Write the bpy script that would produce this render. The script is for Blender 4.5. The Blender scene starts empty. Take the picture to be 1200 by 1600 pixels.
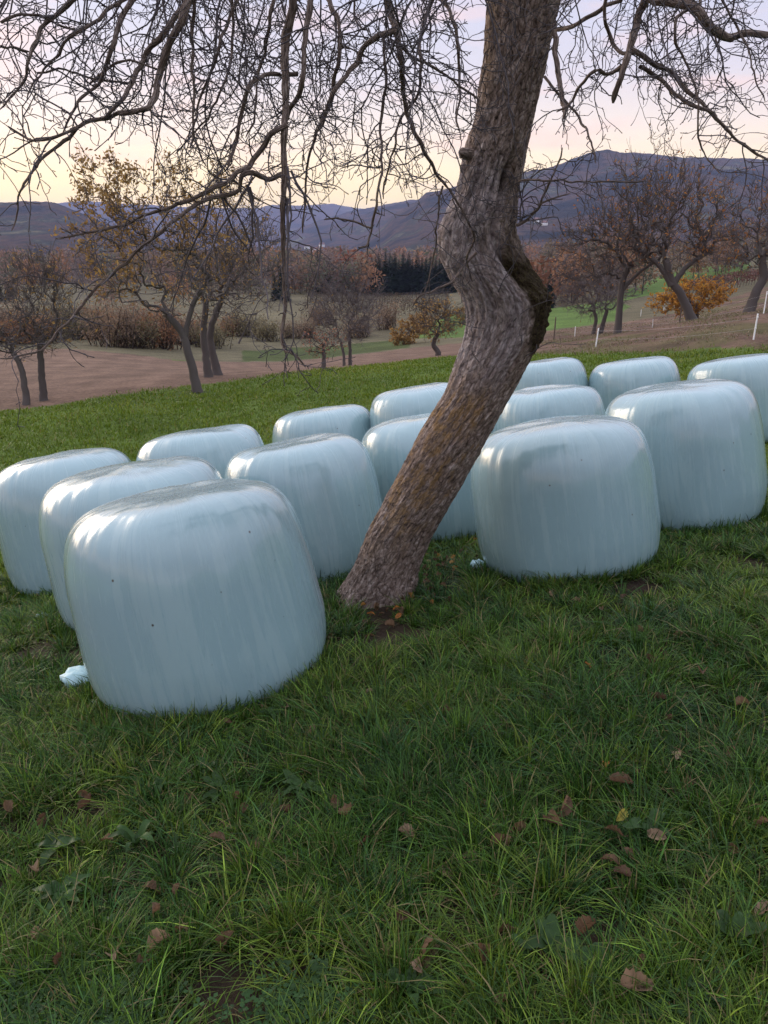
import bpy, math, random
import numpy as np
from mathutils import Vector

# ------------------------------------------------------------------ camera, sky, sun, exposure
S = bpy.context.scene
COL = S.collection
CAMZ = 1.75
F_PX = 1202.0
PITCH = math.radians(18.4)
cam = bpy.data.cameras.new('camera')
cam.sensor_fit = 'VERTICAL'; cam.sensor_height = 24.0
cam.lens = 24.0 * F_PX / 1600.0
cam.clip_start = 0.05; cam.clip_end = 30000
camo = bpy.data.objects.new('camera', cam); COL.objects.link(camo)
camo.location = (0, 0, CAMZ); camo.rotation_euler = (math.pi / 2 - PITCH, 0, 0)
S.camera = camo

SUN_AZ = math.radians(-52)      # left of straight ahead
SUN_EL = math.radians(9)
world = bpy.data.worlds.new('World'); S.world = world; world.use_nodes = True
wn, wl = world.node_tree.nodes, world.node_tree.links
wn.clear()
def N(nt, kind, **kw):
    n = nt.nodes.new(kind)
    for k, v in kw.items():
        if k in n.inputs: n.inputs[k].default_value = v
        else: setattr(n, k, v)
    return n
def ramp(nt, stops, interp='LINEAR'):
    r = nt.nodes.new('ShaderNodeValToRGB'); r.color_ramp.interpolation = interp
    e = r.color_ramp.elements
    while len(e) < len(stops): e.new(0.5)
    for i, (p, c) in enumerate(stops):
        e[i].position = p; e[i].color = (c[0], c[1], c[2], 1) if hasattr(c, '__len__') else (c, c, c, 1)
    return r
WT = world.node_tree
tc = N(WT, 'ShaderNodeTexCoord')
sep = N(WT, 'ShaderNodeSeparateXYZ'); wl.new(tc.outputs['Generated'], sep.inputs[0])
el = N(WT, 'ShaderNodeMapRange'); el.inputs['From Min'].default_value = -0.05; el.inputs['From Max'].default_value = 0.95
wl.new(sep.outputs['Z'], el.inputs['Value'])
# afterglow side of the sky
glow = ramp(WT, [(0.0, (.85, .52, .18)), (0.06, (.92, .66, .26)), (0.11, (1.10, .80, .27)), (0.15, (.97, .74, .40)), (0.19, (.74, .61, .50)), (0.24, (.53, .48, .52)), (0.31, (.42, .42, .52)), (0.55, (.78, .80, .96)), (1.0, (.98, 1.03, 1.22))])
# the side away from it
anti = ramp(WT, [(0.0, (.36, .29, .34)), (0.11, (.74, .54, .38)), (0.19, (.60, .46, .44)), (0.31, (.40, .41, .53)), (0.55, (.78, .80, .96)), (1.0, (.98, 1.03, 1.22))])
wl.new(el.outputs[0], glow.inputs[0]); wl.new(el.outputs[0], anti.inputs[0])
dotn = N(WT, 'ShaderNodeVectorMath', operation='DOT_PRODUCT'); wl.new(tc.outputs['Generated'], dotn.inputs[0])
dotn.inputs[1].default_value = (math.sin(math.radians(-14)), math.cos(math.radians(-14)), 0)   # the afterglow is brightest here
gm = N(WT, 'ShaderNodeMapRange', interpolation_type='SMOOTHSTEP'); gm.inputs['From Min'].default_value = 0.1; gm.inputs['From Max'].default_value = 0.98
wl.new(dotn.outputs['Value'], gm.inputs['Value'])
mixs = N(WT, 'ShaderNodeMix', data_type='RGBA'); wl.new(gm.outputs[0], mixs.inputs['Factor'])
wl.new(anti.outputs[0], mixs.inputs['A']); wl.new(glow.outputs[0], mixs.inputs['B'])
# thin pink clouds
mp = N(WT, 'ShaderNodeMapping'); mp.inputs['Scale'].default_value = (2.2, 2.2, 11)
wl.new(tc.outputs['Generated'], mp.inputs['Vector'])
cn = N(WT, 'ShaderNodeTexNoise', Scale=2.4, Detail=6.0, Roughness=.55); wl.new(mp.outputs[0], cn.inputs['Vector'])
cr = ramp(WT, [(0.5, 0.0), (0.72, 1.0)]); wl.new(cn.outputs['Fac'], cr.inputs[0])
cb = ramp(WT, [(0.07, 0.0), (0.16, 1.0), (0.3, .7), (.55, .1)]); wl.new(el.outputs[0], cb.inputs[0])
cm = N(WT, 'ShaderNodeMath', operation='MULTIPLY'); wl.new(cr.outputs[0], cm.inputs[0]); wl.new(cb.outputs[0], cm.inputs[1])
cm2 = N(WT, 'ShaderNodeMath', operation='MULTIPLY'); wl.new(cm.outputs[0], cm2.inputs[0]); cm2.inputs[1].default_value = 0.75
mixc = N(WT, 'ShaderNodeMix', data_type='RGBA'); wl.new(cm2.outputs[0], mixc.inputs['Factor'])
wl.new(mixs.outputs['Result'], mixc.inputs['A']); mixc.inputs['B'].default_value = (.78, .48, .40, 1)
bg1 = N(WT, 'ShaderNodeBackground', Strength=0.9); wl.new(mixc.outputs['Result'], bg1.inputs['Color'])
sky = N(WT, 'ShaderNodeTexSky', sky_type='NISHITA', sun_disc=False, sun_elevation=SUN_EL, sun_rotation=SUN_AZ)
sky.air_density = 1.2; sky.dust_density = 2.0
bg2 = N(WT, 'ShaderNodeBackground', Strength=0.022); wl.new(sky.outputs[0], bg2.inputs['Color'])
addw = N(WT, 'ShaderNodeAddShader'); wl.new(bg1.outputs[0], addw.inputs[0]); wl.new(bg2.outputs[0], addw.inputs[1])
wo = N(WT, 'ShaderNodeOutputWorld'); wl.new(addw.outputs[0], wo.inputs['Surface'])

sun = bpy.data.lights.new('sun', 'SUN'); sun.energy = 1.7; sun.angle = math.radians(42); sun.color = (1.0, .84, .66)
suno = bpy.data.objects.new('sun', sun); COL.objects.link(suno)
sd = Vector((math.sin(SUN_AZ) * math.cos(SUN_EL), math.cos(SUN_AZ) * math.cos(SUN_EL), math.sin(SUN_EL)))
suno.rotation_euler = sd.to_track_quat('Z', 'Y').to_euler(); suno.location = (0, 0, 30)
S.view_settings.view_transform = 'Standard'; S.view_settings.look = 'None'
S.view_settings.exposure = 0.85; S.view_settings.gamma = 1.0
S.cycles.max_bounces = 6; S.cycles.diffuse_bounces = 3; S.cycles.glossy_bounces = 2; S.cycles.transmission_bounces = 3
S.cycles.volume_bounces = 0

rng = np.random.default_rng(7)
random.seed(7)

# ------------------------------------------------------------------ helpers
CP, SP = math.cos(PITCH), math.sin(PITCH)
def ray(px, py):
    x = (px - 600) / F_PX; y = (py - 800) / F_PX
    return np.array([x, CP - y * SP, -SP - y * CP])
def at(px, py, dist):
    'point seen at photo pixel (px, py), dist metres away along the ground'
    r = ray(px, py); k = dist / r[1]
    return r * k + np.array([0, 0, CAMZ])
def _hash(ix, iy, iz, s):
    h = (ix.astype(np.int64) * 374761393 + iy.astype(np.int64) * 668265263 + iz.astype(np.int64) * 2147483647 + s * 1274126177) & 0xffffffff
    h = ((h ^ (h >> 13)) * 1274126177) & 0xffffffff
    h = ((h ^ (h >> 16)) * 2246822519) & 0xffffffff
    return ((h ^ (h >> 15)) & 0xffffff) / float(0xffffff)
def vnoise(p, s=0):
    p = np.asarray(p, float); i = np.floor(p).astype(np.int64); f = p - i; f = f * f * (3 - 2 * f)
    r = 0
    for dx in (0, 1):
        wx = f[..., 0] if dx else 1 - f[..., 0]
        for dy in (0, 1):
            wy = f[..., 1] if dy else 1 - f[..., 1]
            for dz in (0, 1):
                wz = f[..., 2] if dz else 1 - f[..., 2]
                r = r + wx * wy * wz * _hash(i[..., 0] + dx, i[..., 1] + dy, i[..., 2] + dz, s)
    return r * 2 - 1
def fbm(p, o=4, s=0, g=.5):
    p = np.asarray(p, float); a, t, r = 1., 0., 0.
    for k in range(o):
        r = r + a * vnoise(p * 2 ** k, s + k * 17); t += a; a *= g
    return r / t
def smooth(a, b, x):
    t = np.clip((x - a) / (b - a), 0, 1); return t * t * (3 - 2 * t)
def P3(x, y, z=0.0):
    return np.stack(np.broadcast_arrays(np.asarray(x, float), np.asarray(y, float), np.asarray(z, float)), -1)

class Acc:
    'collects faces, links them as one mesh object'
    def __init__(s): s.v = []; s.q = []; s.t = []; s.c = []; s.n = 0
    def add(s, v, q=None, t=None, c=None):
        v = np.asarray(v, np.float32).reshape(-1, 3)
        if q is not None and len(q): s.q.append(np.asarray(q, np.int64).reshape(-1, 4) + s.n)
        if t is not None and len(t): s.t.append(np.asarray(t, np.int64).reshape(-1, 3) + s.n)
        if c is not None:
            c = np.asarray(c, np.float32); s.c.append(np.broadcast_to(c, (len(v), 3)) if c.ndim == 1 else c)
        s.v.append(v); s.n += len(v)
    def mesh(s, name, mat, smooth_=True):
        me = bpy.data.meshes.new(name)
        v = np.concatenate(s.v) if s.v else np.zeros((0, 3), np.float32)
        q = np.concatenate(s.q) if s.q else np.zeros((0, 4), np.int64)
        t = np.concatenate(s.t) if s.t else np.zeros((0, 3), np.int64)
        me.vertices.add(len(v)); me.vertices.foreach_set('co', v.ravel())
        nl = len(q) * 4 + len(t) * 3
        me.loops.add(nl); me.loops.foreach_set('vertex_index', np.concatenate([q.ravel(), t.ravel()]).astype(np.int32))
        me.polygons.add(len(q) + len(t))
        st = np.concatenate([np.arange(len(q)) * 4, len(q) * 4 + np.arange(len(t)) * 3]).astype(np.int32)
        me.polygons.foreach_set('loop_start', st)
        if smooth_: me.polygons.foreach_set('use_smooth', np.ones(len(q) + len(t), bool))
        if s.c:
            c = np.concatenate(s.c); a = me.color_attributes.new('tint', 'FLOAT_COLOR', 'POINT')
            a.data.foreach_set('color', np.concatenate([c, np.ones((len(c), 1), np.float32)], 1).ravel())
        me.update(calc_edges=True)
        me.materials.append(mat)
        return me
    def build(s, name, mat, parent=None, smooth_=True):
        o = bpy.data.objects.new(name, s.mesh(name, mat, smooth_)); COL.objects.link(o)
        if parent is not None:
            o.parent = parent; o.matrix_parent_inverse = parent.matrix_world.inverted() if False else o.matrix_parent_inverse
            o.location = -parent.location
        return o
def tag(o, label=None, cat=None, group=None, kind=None):
    if label: o['label'] = label
    if cat: o['category'] = cat
    if group: o['group'] = group
    if kind: o['kind'] = kind
    return o
def empty(name, loc):
    o = bpy.data.objects.new(name, None); COL.objects.link(o); o.location = Vector([float(c) for c in loc]); o.empty_display_size = .2
    return o
def attr(me, name, val):
    a = me.attributes.new(name, 'FLOAT', 'POINT'); a.data.foreach_set('value', np.asarray(val, np.float32))
def vattr(me, name, val):
    a = me.attributes.new(name, 'FLOAT_VECTOR', 'POINT'); a.data.foreach_set('vector', np.asarray(val, np.float32).ravel())

def tube(acc, pts, rad, sides=4, c=None):
    pts = np.asarray(pts, float); n = len(pts); rad = np.broadcast_to(np.asarray(rad, float), (n,))
    t = np.empty_like(pts); t[1:-1] = pts[2:] - pts[:-2]; t[0] = pts[1] - pts[0]; t[-1] = pts[-1] - pts[-2]
    t /= np.linalg.norm(t, axis=1, keepdims=True) + 1e-9
    m = t.mean(0); ref = np.array([1., 0, 0]) if abs(m[0]) < .6 else np.array([0, 1., 0])
    if abs(m @ ref) > .8: ref = np.array([0, 0, 1.])
    a = np.cross(t, ref); a /= np.linalg.norm(a, axis=1, keepdims=True) + 1e-9
    b = np.cross(t, a)
    th = np.arange(sides) * (2 * math.pi / sides)
    v = pts[:, None] + rad[:, None, None] * (np.cos(th)[None, :, None] * a[:, None] + np.sin(th)[None, :, None] * b[:, None])
    i = np.arange(n - 1)[:, None] * sides; j = np.arange(sides)[None]; k = (j + 1) % sides
    q = np.stack([i + j, i + k, i + sides + k, i + sides + j], -1)
    acc.add(v.reshape(-1, 3), q=q.reshape(-1, 4), c=c)
def spline(pts, n):
    'smooth resample of a polyline (Catmull-Rom)'
    p = np.asarray(pts, float)
    if len(p) == 2: u = np.linspace(0, 1, n)[:, None]; return p[0] * (1 - u) + p[1] * u
    q = np.vstack([2 * p[0] - p[1], p, 2 * p[-1] - p[-2]])
    d = np.r_[0, np.cumsum(np.linalg.norm(np.diff(p, axis=0), axis=1))]
    s = np.linspace(0, d[-1], n); k = np.clip(np.searchsorted(d, s, 'right') - 1, 0, len(p) - 2)
    u = ((s - d[k]) / (d[k + 1] - d[k] + 1e-9))[:, None]
    a, b, c, e = q[k], q[k + 1], q[k + 2], q[k + 3]
    return .5 * (2 * b + (c - a) * u + (2 * a - 5 * b + 4 * c - e) * u ** 2 + (3 * b - a - 3 * c + e) * u ** 3)
def unit(v): return v / (np.linalg.norm(v) + 1e-9)

# ------------------------------------------------------------------ materials
def newmat(name):
    m = bpy.data.materials.new(name); m.use_nodes = True; nt = m.node_tree
    b = nt.nodes['Principled BSDF']; return m, nt, b
def lk(nt, a, b): nt.links.new(a, b)
def mat_plain(name, col, rough=.6, nscale=None, namt=.25, spec=.3):
    m, nt, b = newmat(name); b.inputs['Roughness'].default_value = rough; b.inputs['Specular IOR Level'].default_value = spec
    if nscale:
        g = N(nt, 'ShaderNodeNewGeometry'); n = N(nt, 'ShaderNodeTexNoise', Scale=nscale, Detail=5.0); lk(nt, g.outputs['Position'], n.inputs['Vector'])
        r = ramp(nt, [(.3, [c * (1 - namt) for c in col]), (.7, [min(1, c * (1 + namt)) for c in col])]); lk(nt, n.outputs['Fac'], r.inputs[0]); lk(nt, r.outputs[0], b.inputs['Base Color'])
    else: b.inputs['Base Color'].default_value = (*col, 1)
    return m
def mat_tint(name, rough=.6, transl=0., spec=.25):
    m, nt, b = newmat(name)
    a = N(nt, 'ShaderNodeVertexColor', layer_name='tint'); lk(nt, a.outputs['Color'], b.inputs['Base Color'])
    b.inputs['Roughness'].default_value = rough; b.inputs['Specular IOR Level'].default_value = spec
    if transl:
        t = N(nt, 'ShaderNodeBsdfTranslucent'); lk(nt, a.outputs['Color'], t.inputs['Color'])
        mx = N(nt, 'ShaderNodeMixShader', Fac=transl); lk(nt, b.outputs[0], mx.inputs[1]); lk(nt, t.outputs[0], mx.inputs[2])
        lk(nt, mx.outputs[0], nt.nodes['Material Output'].inputs['Surface'])
    return m
M_grass = mat_tint('grass_blade', .38, .28, .14)
M_leaf = mat_tint('autumn_leaf', .65, .4, .2)
M_twig = mat_tint('twig_bark', .8, 0, .15)
M_conifer = mat_tint('conifer_needles', .8, .1, .1)
M_post = mat_plain('white_post', (.78, .78, .76), .5)
M_wire = mat_plain('fence_wire', (.55, .52, .5), .5)
M_oldwood = mat_plain('weathered_wood', (.12, .09, .07), .85, 6.)

def mat_film():
    m, nt, b = newmat('stretch_film')
    at_ = N(nt, 'ShaderNodeAttribute', attribute_name='grain')
    oi = N(nt, 'ShaderNodeObjectInfo')
    of = N(nt, 'ShaderNodeVectorMath', operation='SCALE'); of.inputs[0].default_value = (37, 11, 23); lk(nt, oi.outputs['Random'], of.inputs['Scale'])
    ad = N(nt, 'ShaderNodeVectorMath', operation='ADD'); lk(nt, at_.outputs['Vector'], ad.inputs[0]); lk(nt, of.outputs[0], ad.inputs[1])
    geo = N(nt, 'ShaderNodeTexCoord')
    n1 = N(nt, 'ShaderNodeTexNoise', Scale=1.0, Detail=6.0, Roughness=.6); lk(nt, ad.outputs[0], n1.inputs['Vector'])        # fine streaks along the wrap
    n2 = N(nt, 'ShaderNodeTexNoise', Scale=.16, Detail=4.0, Roughness=.6); lk(nt, ad.outputs[0], n2.inputs['Vector'])         # broad bands of overlap
    n3 = N(nt, 'ShaderNodeTexNoise', Scale=2.1, Detail=5.0); lk(nt, geo.outputs['Object'], n3.inputs['Vector'])
    mx = N(nt, 'ShaderNodeMath', operation='MULTIPLY_ADD'); lk(nt, n2.outputs['Fac'], mx.inputs[0]); mx.inputs[1].default_value = .30; lk(nt, n1.outputs['Fac'], mx.inputs[2])
    mm = N(nt, 'ShaderNodeMath', operation='MULTIPLY_ADD'); lk(nt, n3.outputs['Fac'], mm.inputs[0]); mm.inputs[1].default_value = .5; lk(nt, mx.outputs[0], mm.inputs[2])
    cr_ = ramp(nt, [(.45, (.228, .345, .366)), (.95, (.246, .362, .380)), (1.35, (.270, .384, .396))]); lk(nt, mm.outputs[0], cr_.inputs[0])
    # small dirt specks
    vo = N(nt, 'ShaderNodeTexVoronoi', Scale=9.0); lk(nt, geo.outputs['Object'], vo.inputs['Vector'])
    vr = ramp(nt, [(.045, 1.0), (.075, 0.0)]); lk(nt, vo.outputs['Distance'], vr.inputs[0])
    vs = N(nt, 'ShaderNodeSeparateColor'); lk(nt, vo.outputs['Color'], vs.inputs[0])
    vg = N(nt, 'ShaderNodeMath', operation='GREATER_THAN'); lk(nt, vs.outputs[0], vg.inputs[0]); vg.inputs[1].default_value = .78
    vm = N(nt, 'ShaderNodeMath', operation='MULTIPLY'); lk(nt, vr.outputs[0], vm.inputs[0]); lk(nt, vg.outputs[0], vm.inputs[1])
    mc = N(nt, 'ShaderNodeMix', data_type='RGBA'); lk(nt, vm.outputs[0], mc.inputs['Factor']); lk(nt, cr_.outputs[0], mc.inputs['A']); mc.inputs['B'].default_value = (.06, .05, .04, 1)
    lk(nt, mc.outputs['Result'], b.inputs['Base Color'])
    rr = ramp(nt, [(.6, .16), (1.2, .30)]); lk(nt, mm.outputs[0], rr.inputs[0]); lk(nt, rr.outputs[0], b.inputs['Roughness'])
    b.inputs['IOR'].default_value = 1.5; b.inputs['Specular IOR Level'].default_value = .55
    b.inputs['Coat Weight'].default_value = .55; b.inputs['Coat Roughness'].default_value = .11; b.inputs['Coat IOR'].default_value = 1.55
    sd_ = N(nt, 'ShaderNodeAttribute', attribute_name='side')
    def stg(node, v):
        m_ = N(nt, 'ShaderNodeMath', operation='MULTIPLY'); lk(nt, sd_.outputs['Fac'], m_.inputs[0]); m_.inputs[1].default_value = v; lk(nt, m_.outputs[0], node.inputs['Strength'])
    bp = N(nt, 'ShaderNodeBump', Strength=.22, Distance=.010); stg(bp, .10); lk(nt, n1.outputs['Fac'], bp.inputs['Height'])
    bp2 = N(nt, 'ShaderNodeBump', Strength=.22, Distance=.03); stg(bp2, .2); lk(nt, n2.outputs['Fac'], bp2.inputs['Height']); lk(nt, bp.outputs[0], bp2.inputs['Normal'])
    n4 = N(nt, 'ShaderNodeTexNoise', Scale=.42, Detail=4.0, Roughness=.6); lk(nt, ad.outputs[0], n4.inputs['Vector'])
    bp3 = N(nt, 'ShaderNodeBump', Strength=.25, Distance=.022); stg(bp3, .17); lk(nt, n4.outputs['Fac'], bp3.inputs['Height']); lk(nt, bp2.outputs[0], bp3.inputs['Normal'])
    lk(nt, bp2.outputs[0], b.inputs['Normal']); lk(nt, bp3.outputs[0], b.inputs['Coat Normal'])
    return m
M_film = mat_film()

def mat_bark():
    m, nt, b = newmat('old_bark')
    g = N(nt, 'ShaderNodeAttribute', attribute_name='grain')
    A = lambda n: N(nt, 'ShaderNodeAttribute', attribute_name=n)
    n1 = N(nt, 'ShaderNodeTexNoise', Scale=1.0, Detail=9.0, Roughness=.68); lk(nt, g.outputs['Vector'], n1.inputs['Vector'])
    n2 = N(nt, 'ShaderNodeTexNoise', Scale=4.5, Detail=6.0, Roughness=.65); lk(nt, g.outputs['Vector'], n2.inputs['Vector'])
    vo = N(nt, 'ShaderNodeTexVoronoi', feature='DISTANCE_TO_EDGE', Scale=.95)
    wv = N(nt, 'ShaderNodeMix', data_type='RGBA', blend_type='LINEAR_LIGHT'); wv.inputs['Factor'].default_value = .35
    lk(nt, g.outputs['Vector'], wv.inputs['A']); lk(nt, n1.outputs['Color'], wv.inputs['B']); lk(nt, wv.outputs['Result'], vo.inputs['Vector'])
    bark = ramp(nt, [(.32, (.075, .052, .040)), (.44, (.20, .142, .112)), (.56, (.35, .268, .225)), (.68, (.56, .465, .42))]); lk(nt, n1.outputs['Fac'], bark.inputs[0])
    crk = ramp(nt, [(.0, .35), (.05, .85), (.14, 1.0)]); lk(nt, vo.outputs['Distance'], crk.inputs[0])
    bm = N(nt, 'ShaderNodeMix', data_type='RGBA', blend_type='MULTIPLY'); bm.inputs['Factor'].default_value = .75
    lk(nt, bark.outputs[0], bm.inputs['A']); lk(nt, crk.outputs[0], bm.inputs['B'])
    dead = ramp(nt, [(.32, (.12, .09, .086)), (.43, (.30, .245, .24)), (.56, (.42, .36, .355)), (.68, (.60, .53, .52))]); lk(nt, n1.outputs['Fac'], dead.inputs[0])
    lich = ramp(nt, [(.35, (.16, .085, .030)), (.65, (.34, .20, .065))]); lk(nt, n2.outputs['Fac'], lich.inputs[0])
    moss_dark = ramp(nt, [(.35, (.020, .013, .008)), (.52, (.055, .038, .022)), (.64, (.085, .075, .028)), (.75, (.13, .10, .06))]); lk(nt, n2.outputs['Fac'], moss_dark.inputs[0])
    def mixm(prev, mask, col):
        x = N(nt, 'ShaderNodeMix', data_type='RGBA'); lk(nt, A(mask).outputs['Fac'], x.inputs['Factor']); lk(nt, prev, x.inputs['A']); lk(nt, col, x.inputs['B']); return x.outputs['Result']
    c = mixm(bm.outputs['Result'], 'dead', dead.outputs[0])
    lm = ramp(nt, [(.42, 0.0), (.56, 1.0)]); lk(nt, n1.outputs['Fac'], lm.inputs[0])
    lf = N(nt, 'ShaderNodeMath', operation='MULTIPLY'); lk(nt, A('lichen').outputs['Fac'], lf.inputs[0]); lk(nt, lm.outputs[0], lf.inputs[1])
    lx = N(nt, 'ShaderNodeMix', data_type='RGBA'); lk(nt, lf.outputs[0], lx.inputs['Factor']); lk(nt, c, lx.inputs['A']); lk(nt, lich.outputs[0], lx.inputs['B']); c = lx.outputs['Result']; c = mixm(c, 'moss_dark', moss_dark.outputs[0])
    lk(nt, c, b.inputs['Base Color']); b.inputs['Roughness'].default_value = .85; b.inputs['Specular IOR Level'].default_value = .15
    h = N(nt, 'ShaderNodeMath', operation='MULTIPLY_ADD'); lk(nt, crk.outputs[0], h.inputs[0]); h.inputs[1].default_value = .5; lk(nt, n1.outputs['Fac'], h.inputs[2])
    h2 = N(nt, 'ShaderNodeMath', operation='MULTIPLY_ADD'); lk(nt, n2.outputs['Fac'], h2.inputs[0]); h2.inputs[1].default_value = .35; lk(nt, h.outputs[0], h2.inputs[2])
    bp = N(nt, 'ShaderNodeBump', Strength=.9, Distance=.02); lk(nt, h2.outputs[0], bp.inputs['Height']); lk(nt, bp.outputs[0], b.inputs['Normal'])
    return m
M_bark = mat_bark()

def mat_ground():
    m, nt, b = newmat('meadow_and_fields')
    a = N(nt, 'ShaderNodeVertexColor', layer_name='tint')
    g = N(nt, 'ShaderNodeNewGeometry')
    n1 = N(nt, 'ShaderNodeTexNoise', Scale=9.0, Detail=8.0, Roughness=.7); lk(nt, g.outputs['Position'], n1.inputs['Vector'])
    n2 = N(nt, 'ShaderNodeTexNoise', Scale=.5, Detail=6.0, Roughness=.65); lk(nt, g.outputs['Position'], n2.inputs['Vector'])
    r1 = ramp(nt, [(.3, .55), (.7, 1.4)]); lk(nt, n1.outputs['Fac'], r1.inputs[0])
    r2 = ramp(nt, [(.3, .7), (.7, 1.25)]); lk(nt, n2.outputs['Fac'], r2.inputs[0])
    x = N(nt, 'ShaderNodeMix', data_type='RGBA', blend_type='MULTIPLY'); x.inputs['Factor'].default_value = 1; lk(nt, a.outputs['Color'], x.inputs['A']); lk(nt, r1.outputs[0], x.inputs['B'])
    y = N(nt, 'ShaderNodeMix', data_type='RGBA', blend_type='MULTIPLY'); y.inputs['Factor'].default_value = 1; lk(nt, x.outputs['Result'], y.inputs['A']); lk(nt, r2.outputs[0], y.inputs['B'])
    lk(nt, y.outputs['Result'], b.inputs['Base Color']); b.inputs['Roughness'].default_value = .95; b.inputs['Specular IOR Level'].default_value = .1
    bp = N(nt, 'ShaderNodeBump', Strength=.8, Distance=.06); lk(nt, n1.outputs['Fac'], bp.inputs['Height']); lk(nt, bp.outputs[0], b.inputs['Normal'])
    return m
M_ground = mat_ground()

# ------------------------------------------------------------------ terrain
BALES = {   # base centre, bulge radius, height
 'A': (-1.00,4.05,-0.65,0.70,1.15),
 'B': (-1.82, 5.64, -.955, .735, 1.20),
 'C': (-3.26, 7.85, -1.69, 0.780, 1.45),
 'D': (-0.61,6.57,-1.05,0.70,1.26),
 'E': (-1.88, 8.10, -1.27, 0.725, 1.25),
 'F': (-0.69, 10.21, -1.39, 0.730, 1.20),
 'G': (0.55,7.62,-1.05,0.70,1.27),
 'H': (0.62,9.92,-1.14,0.70,1.30),
 'I': (2.09,9.08,-0.91,0.70,1.20),
 'J': (1.47,5.65,-0.57,0.70,1.15),
 'K': (2.87,6.92,-0.64,0.71,1.29),
 'L': (2.75,12.40,-1.12,0.70,1.30),
 'M': (4.06,12.05,-0.97,0.70,1.20),
 'N': (5.20,10.97,-0.79,0.70,1.20)}
ctl = [(0, 0, 0), (0, -6, .8), (5, 0, .55), (-5, 0, -.75), (0, 2, -.25), (0, -40, 5), (40, -20, 9), (-40, -20, -3), (0, -400, 30), (400, 0, 45), (-400, 0, -25), (9, 6, .2), (-8, 6, -1.7)]
ctl += [(v[0], v[1], v[2] + .03) for v in BALES.values()]
for px, py, d in [(-300, 670, 15), (0, 640, 17), (150, 620, 18.5), (300, 601, 20.5), (500, 577, 24), (700, 556, 27), (850, 553, 26), (1000, 553, 22), (1200, 550, 19.5), (1400, 545, 18),
                  (310, 622, 19), (45, 640, 18), (540, 572, 30), (685, 556, 31), (100, 547, 45), (0, 552, 45), (-300, 560, 45), (200, 555, 45), (280, 567, 42), (450, 567, 45), (600, 550, 48), (700, 540, 50),
                  (450, 550, 60), (600, 535, 65), (720, 510, 75), (150, 530, 60), (560, 480, 140), (480, 460, 210), (650, 465, 200), (600, 457, 250), (0, 500, 100), (200, 470, 200), (-300, 500, 120),
                  (930, 542, 26), (1177, 527, 21), (898, 526, 45), (1019, 516, 44), (965, 521, 38), (1080, 500, 37), (1185, 485, 34), (1400, 470, 34), (860, 500, 70), (950, 480, 95), (900, 450, 200), (1100, 430, 190),
                  (1150, 440, 110), (1210, 455, 70), (1000, 412, 260), (1200, 395, 260), (1500, 380, 200), (0, 440, 350), (400, 428, 420), (800, 425, 420), (300, 410, 900), (600, 405, 900), (0, 412, 900), (900, 395, 900), (1200, 370, 800), (-500, 430, 600)]:
    p = at(px, py, d); ctl.append(tuple(p))
ctl = np.array(ctl)
def warp(x, y):
    r = np.hypot(x, y) + 1e-6; g = 8 * np.arcsinh(r / 8) / r
    return x * g, y * g
def _k(d2): return .5 * d2 * np.log(d2 + 1e-9)
_cx, _cy = warp(ctl[:, 0], ctl[:, 1]); _cz = ctl[:, 2]
_n = len(_cx)
_K = _k((_cx[:, None] - _cx) ** 2 + (_cy[:, None] - _cy) ** 2) + np.eye(_n) * .6
_Pm = np.c_[np.ones(_n), _cx, _cy]
_sol = np.linalg.solve(np.block([[_K, _Pm], [_Pm.T, np.zeros((3, 3))]]), np.r_[_cz, 0, 0, 0])
def ground(x, y, micro=True):
    x = np.asarray(x, float); y = np.asarray(y, float); sh = x.shape; x = x.ravel(); y = y.ravel()
    wx, wy = warp(x, y); out = np.empty(len(x))
    for a in range(0, len(x), 40000):
        s = slice(a, a + 40000)
        out[s] = _k((wx[s, None] - _cx) ** 2 + (wy[s, None] - _cy) ** 2) @ _sol[:_n] + _sol[_n] + _sol[_n + 1] * wx[s] + _sol[_n + 2] * wy[s]
    if micro:
        r = np.hypot(x, y)
        out += .022 * fbm(P3(x * 1.6, y * 1.6), 3, 3) * np.clip(1 - r / 60, 0, 1)
        out += fbm(P3(x * .02, y * .02), 3, 5) * np.clip((r - 60) / 300, 0, 1) * 1.2
    return out.reshape(sh)
def gpoint(px, py):
    'where the line of sight through a photo pixel meets the ground'
    r = ray(px, py); d = np.geomspace(.6, 3000, 900)
    z = CAMZ + r[2] / r[1] * d; g = ground(r[0] / r[1] * d, d)
    k = np.where(z < g)[0]
    if not len(k): return None
    k = max(k[0], 1); a, b = z[k - 1] - g[k - 1], z[k] - g[k]; D = d[k - 1] + (d[k] - d[k - 1]) * a / (a - b + 1e-12)
    x = r[0] / r[1] * D
    return np.array([x, D, float(ground(np.array([x]), np.array([D]))[0])])
def onground(px, D):
    'the point of the ground D metres ahead that is seen in pixel column px'
    x = (px - 600) / F_PX * D; z = 0.
    for _ in range(4):
        z = float(ground(np.array([x]), np.array([float(D)]))[0]); x = (px - 600) / F_PX * (D * CP - (z - CAMZ) * SP)
    return np.array([x, D, z])

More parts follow.
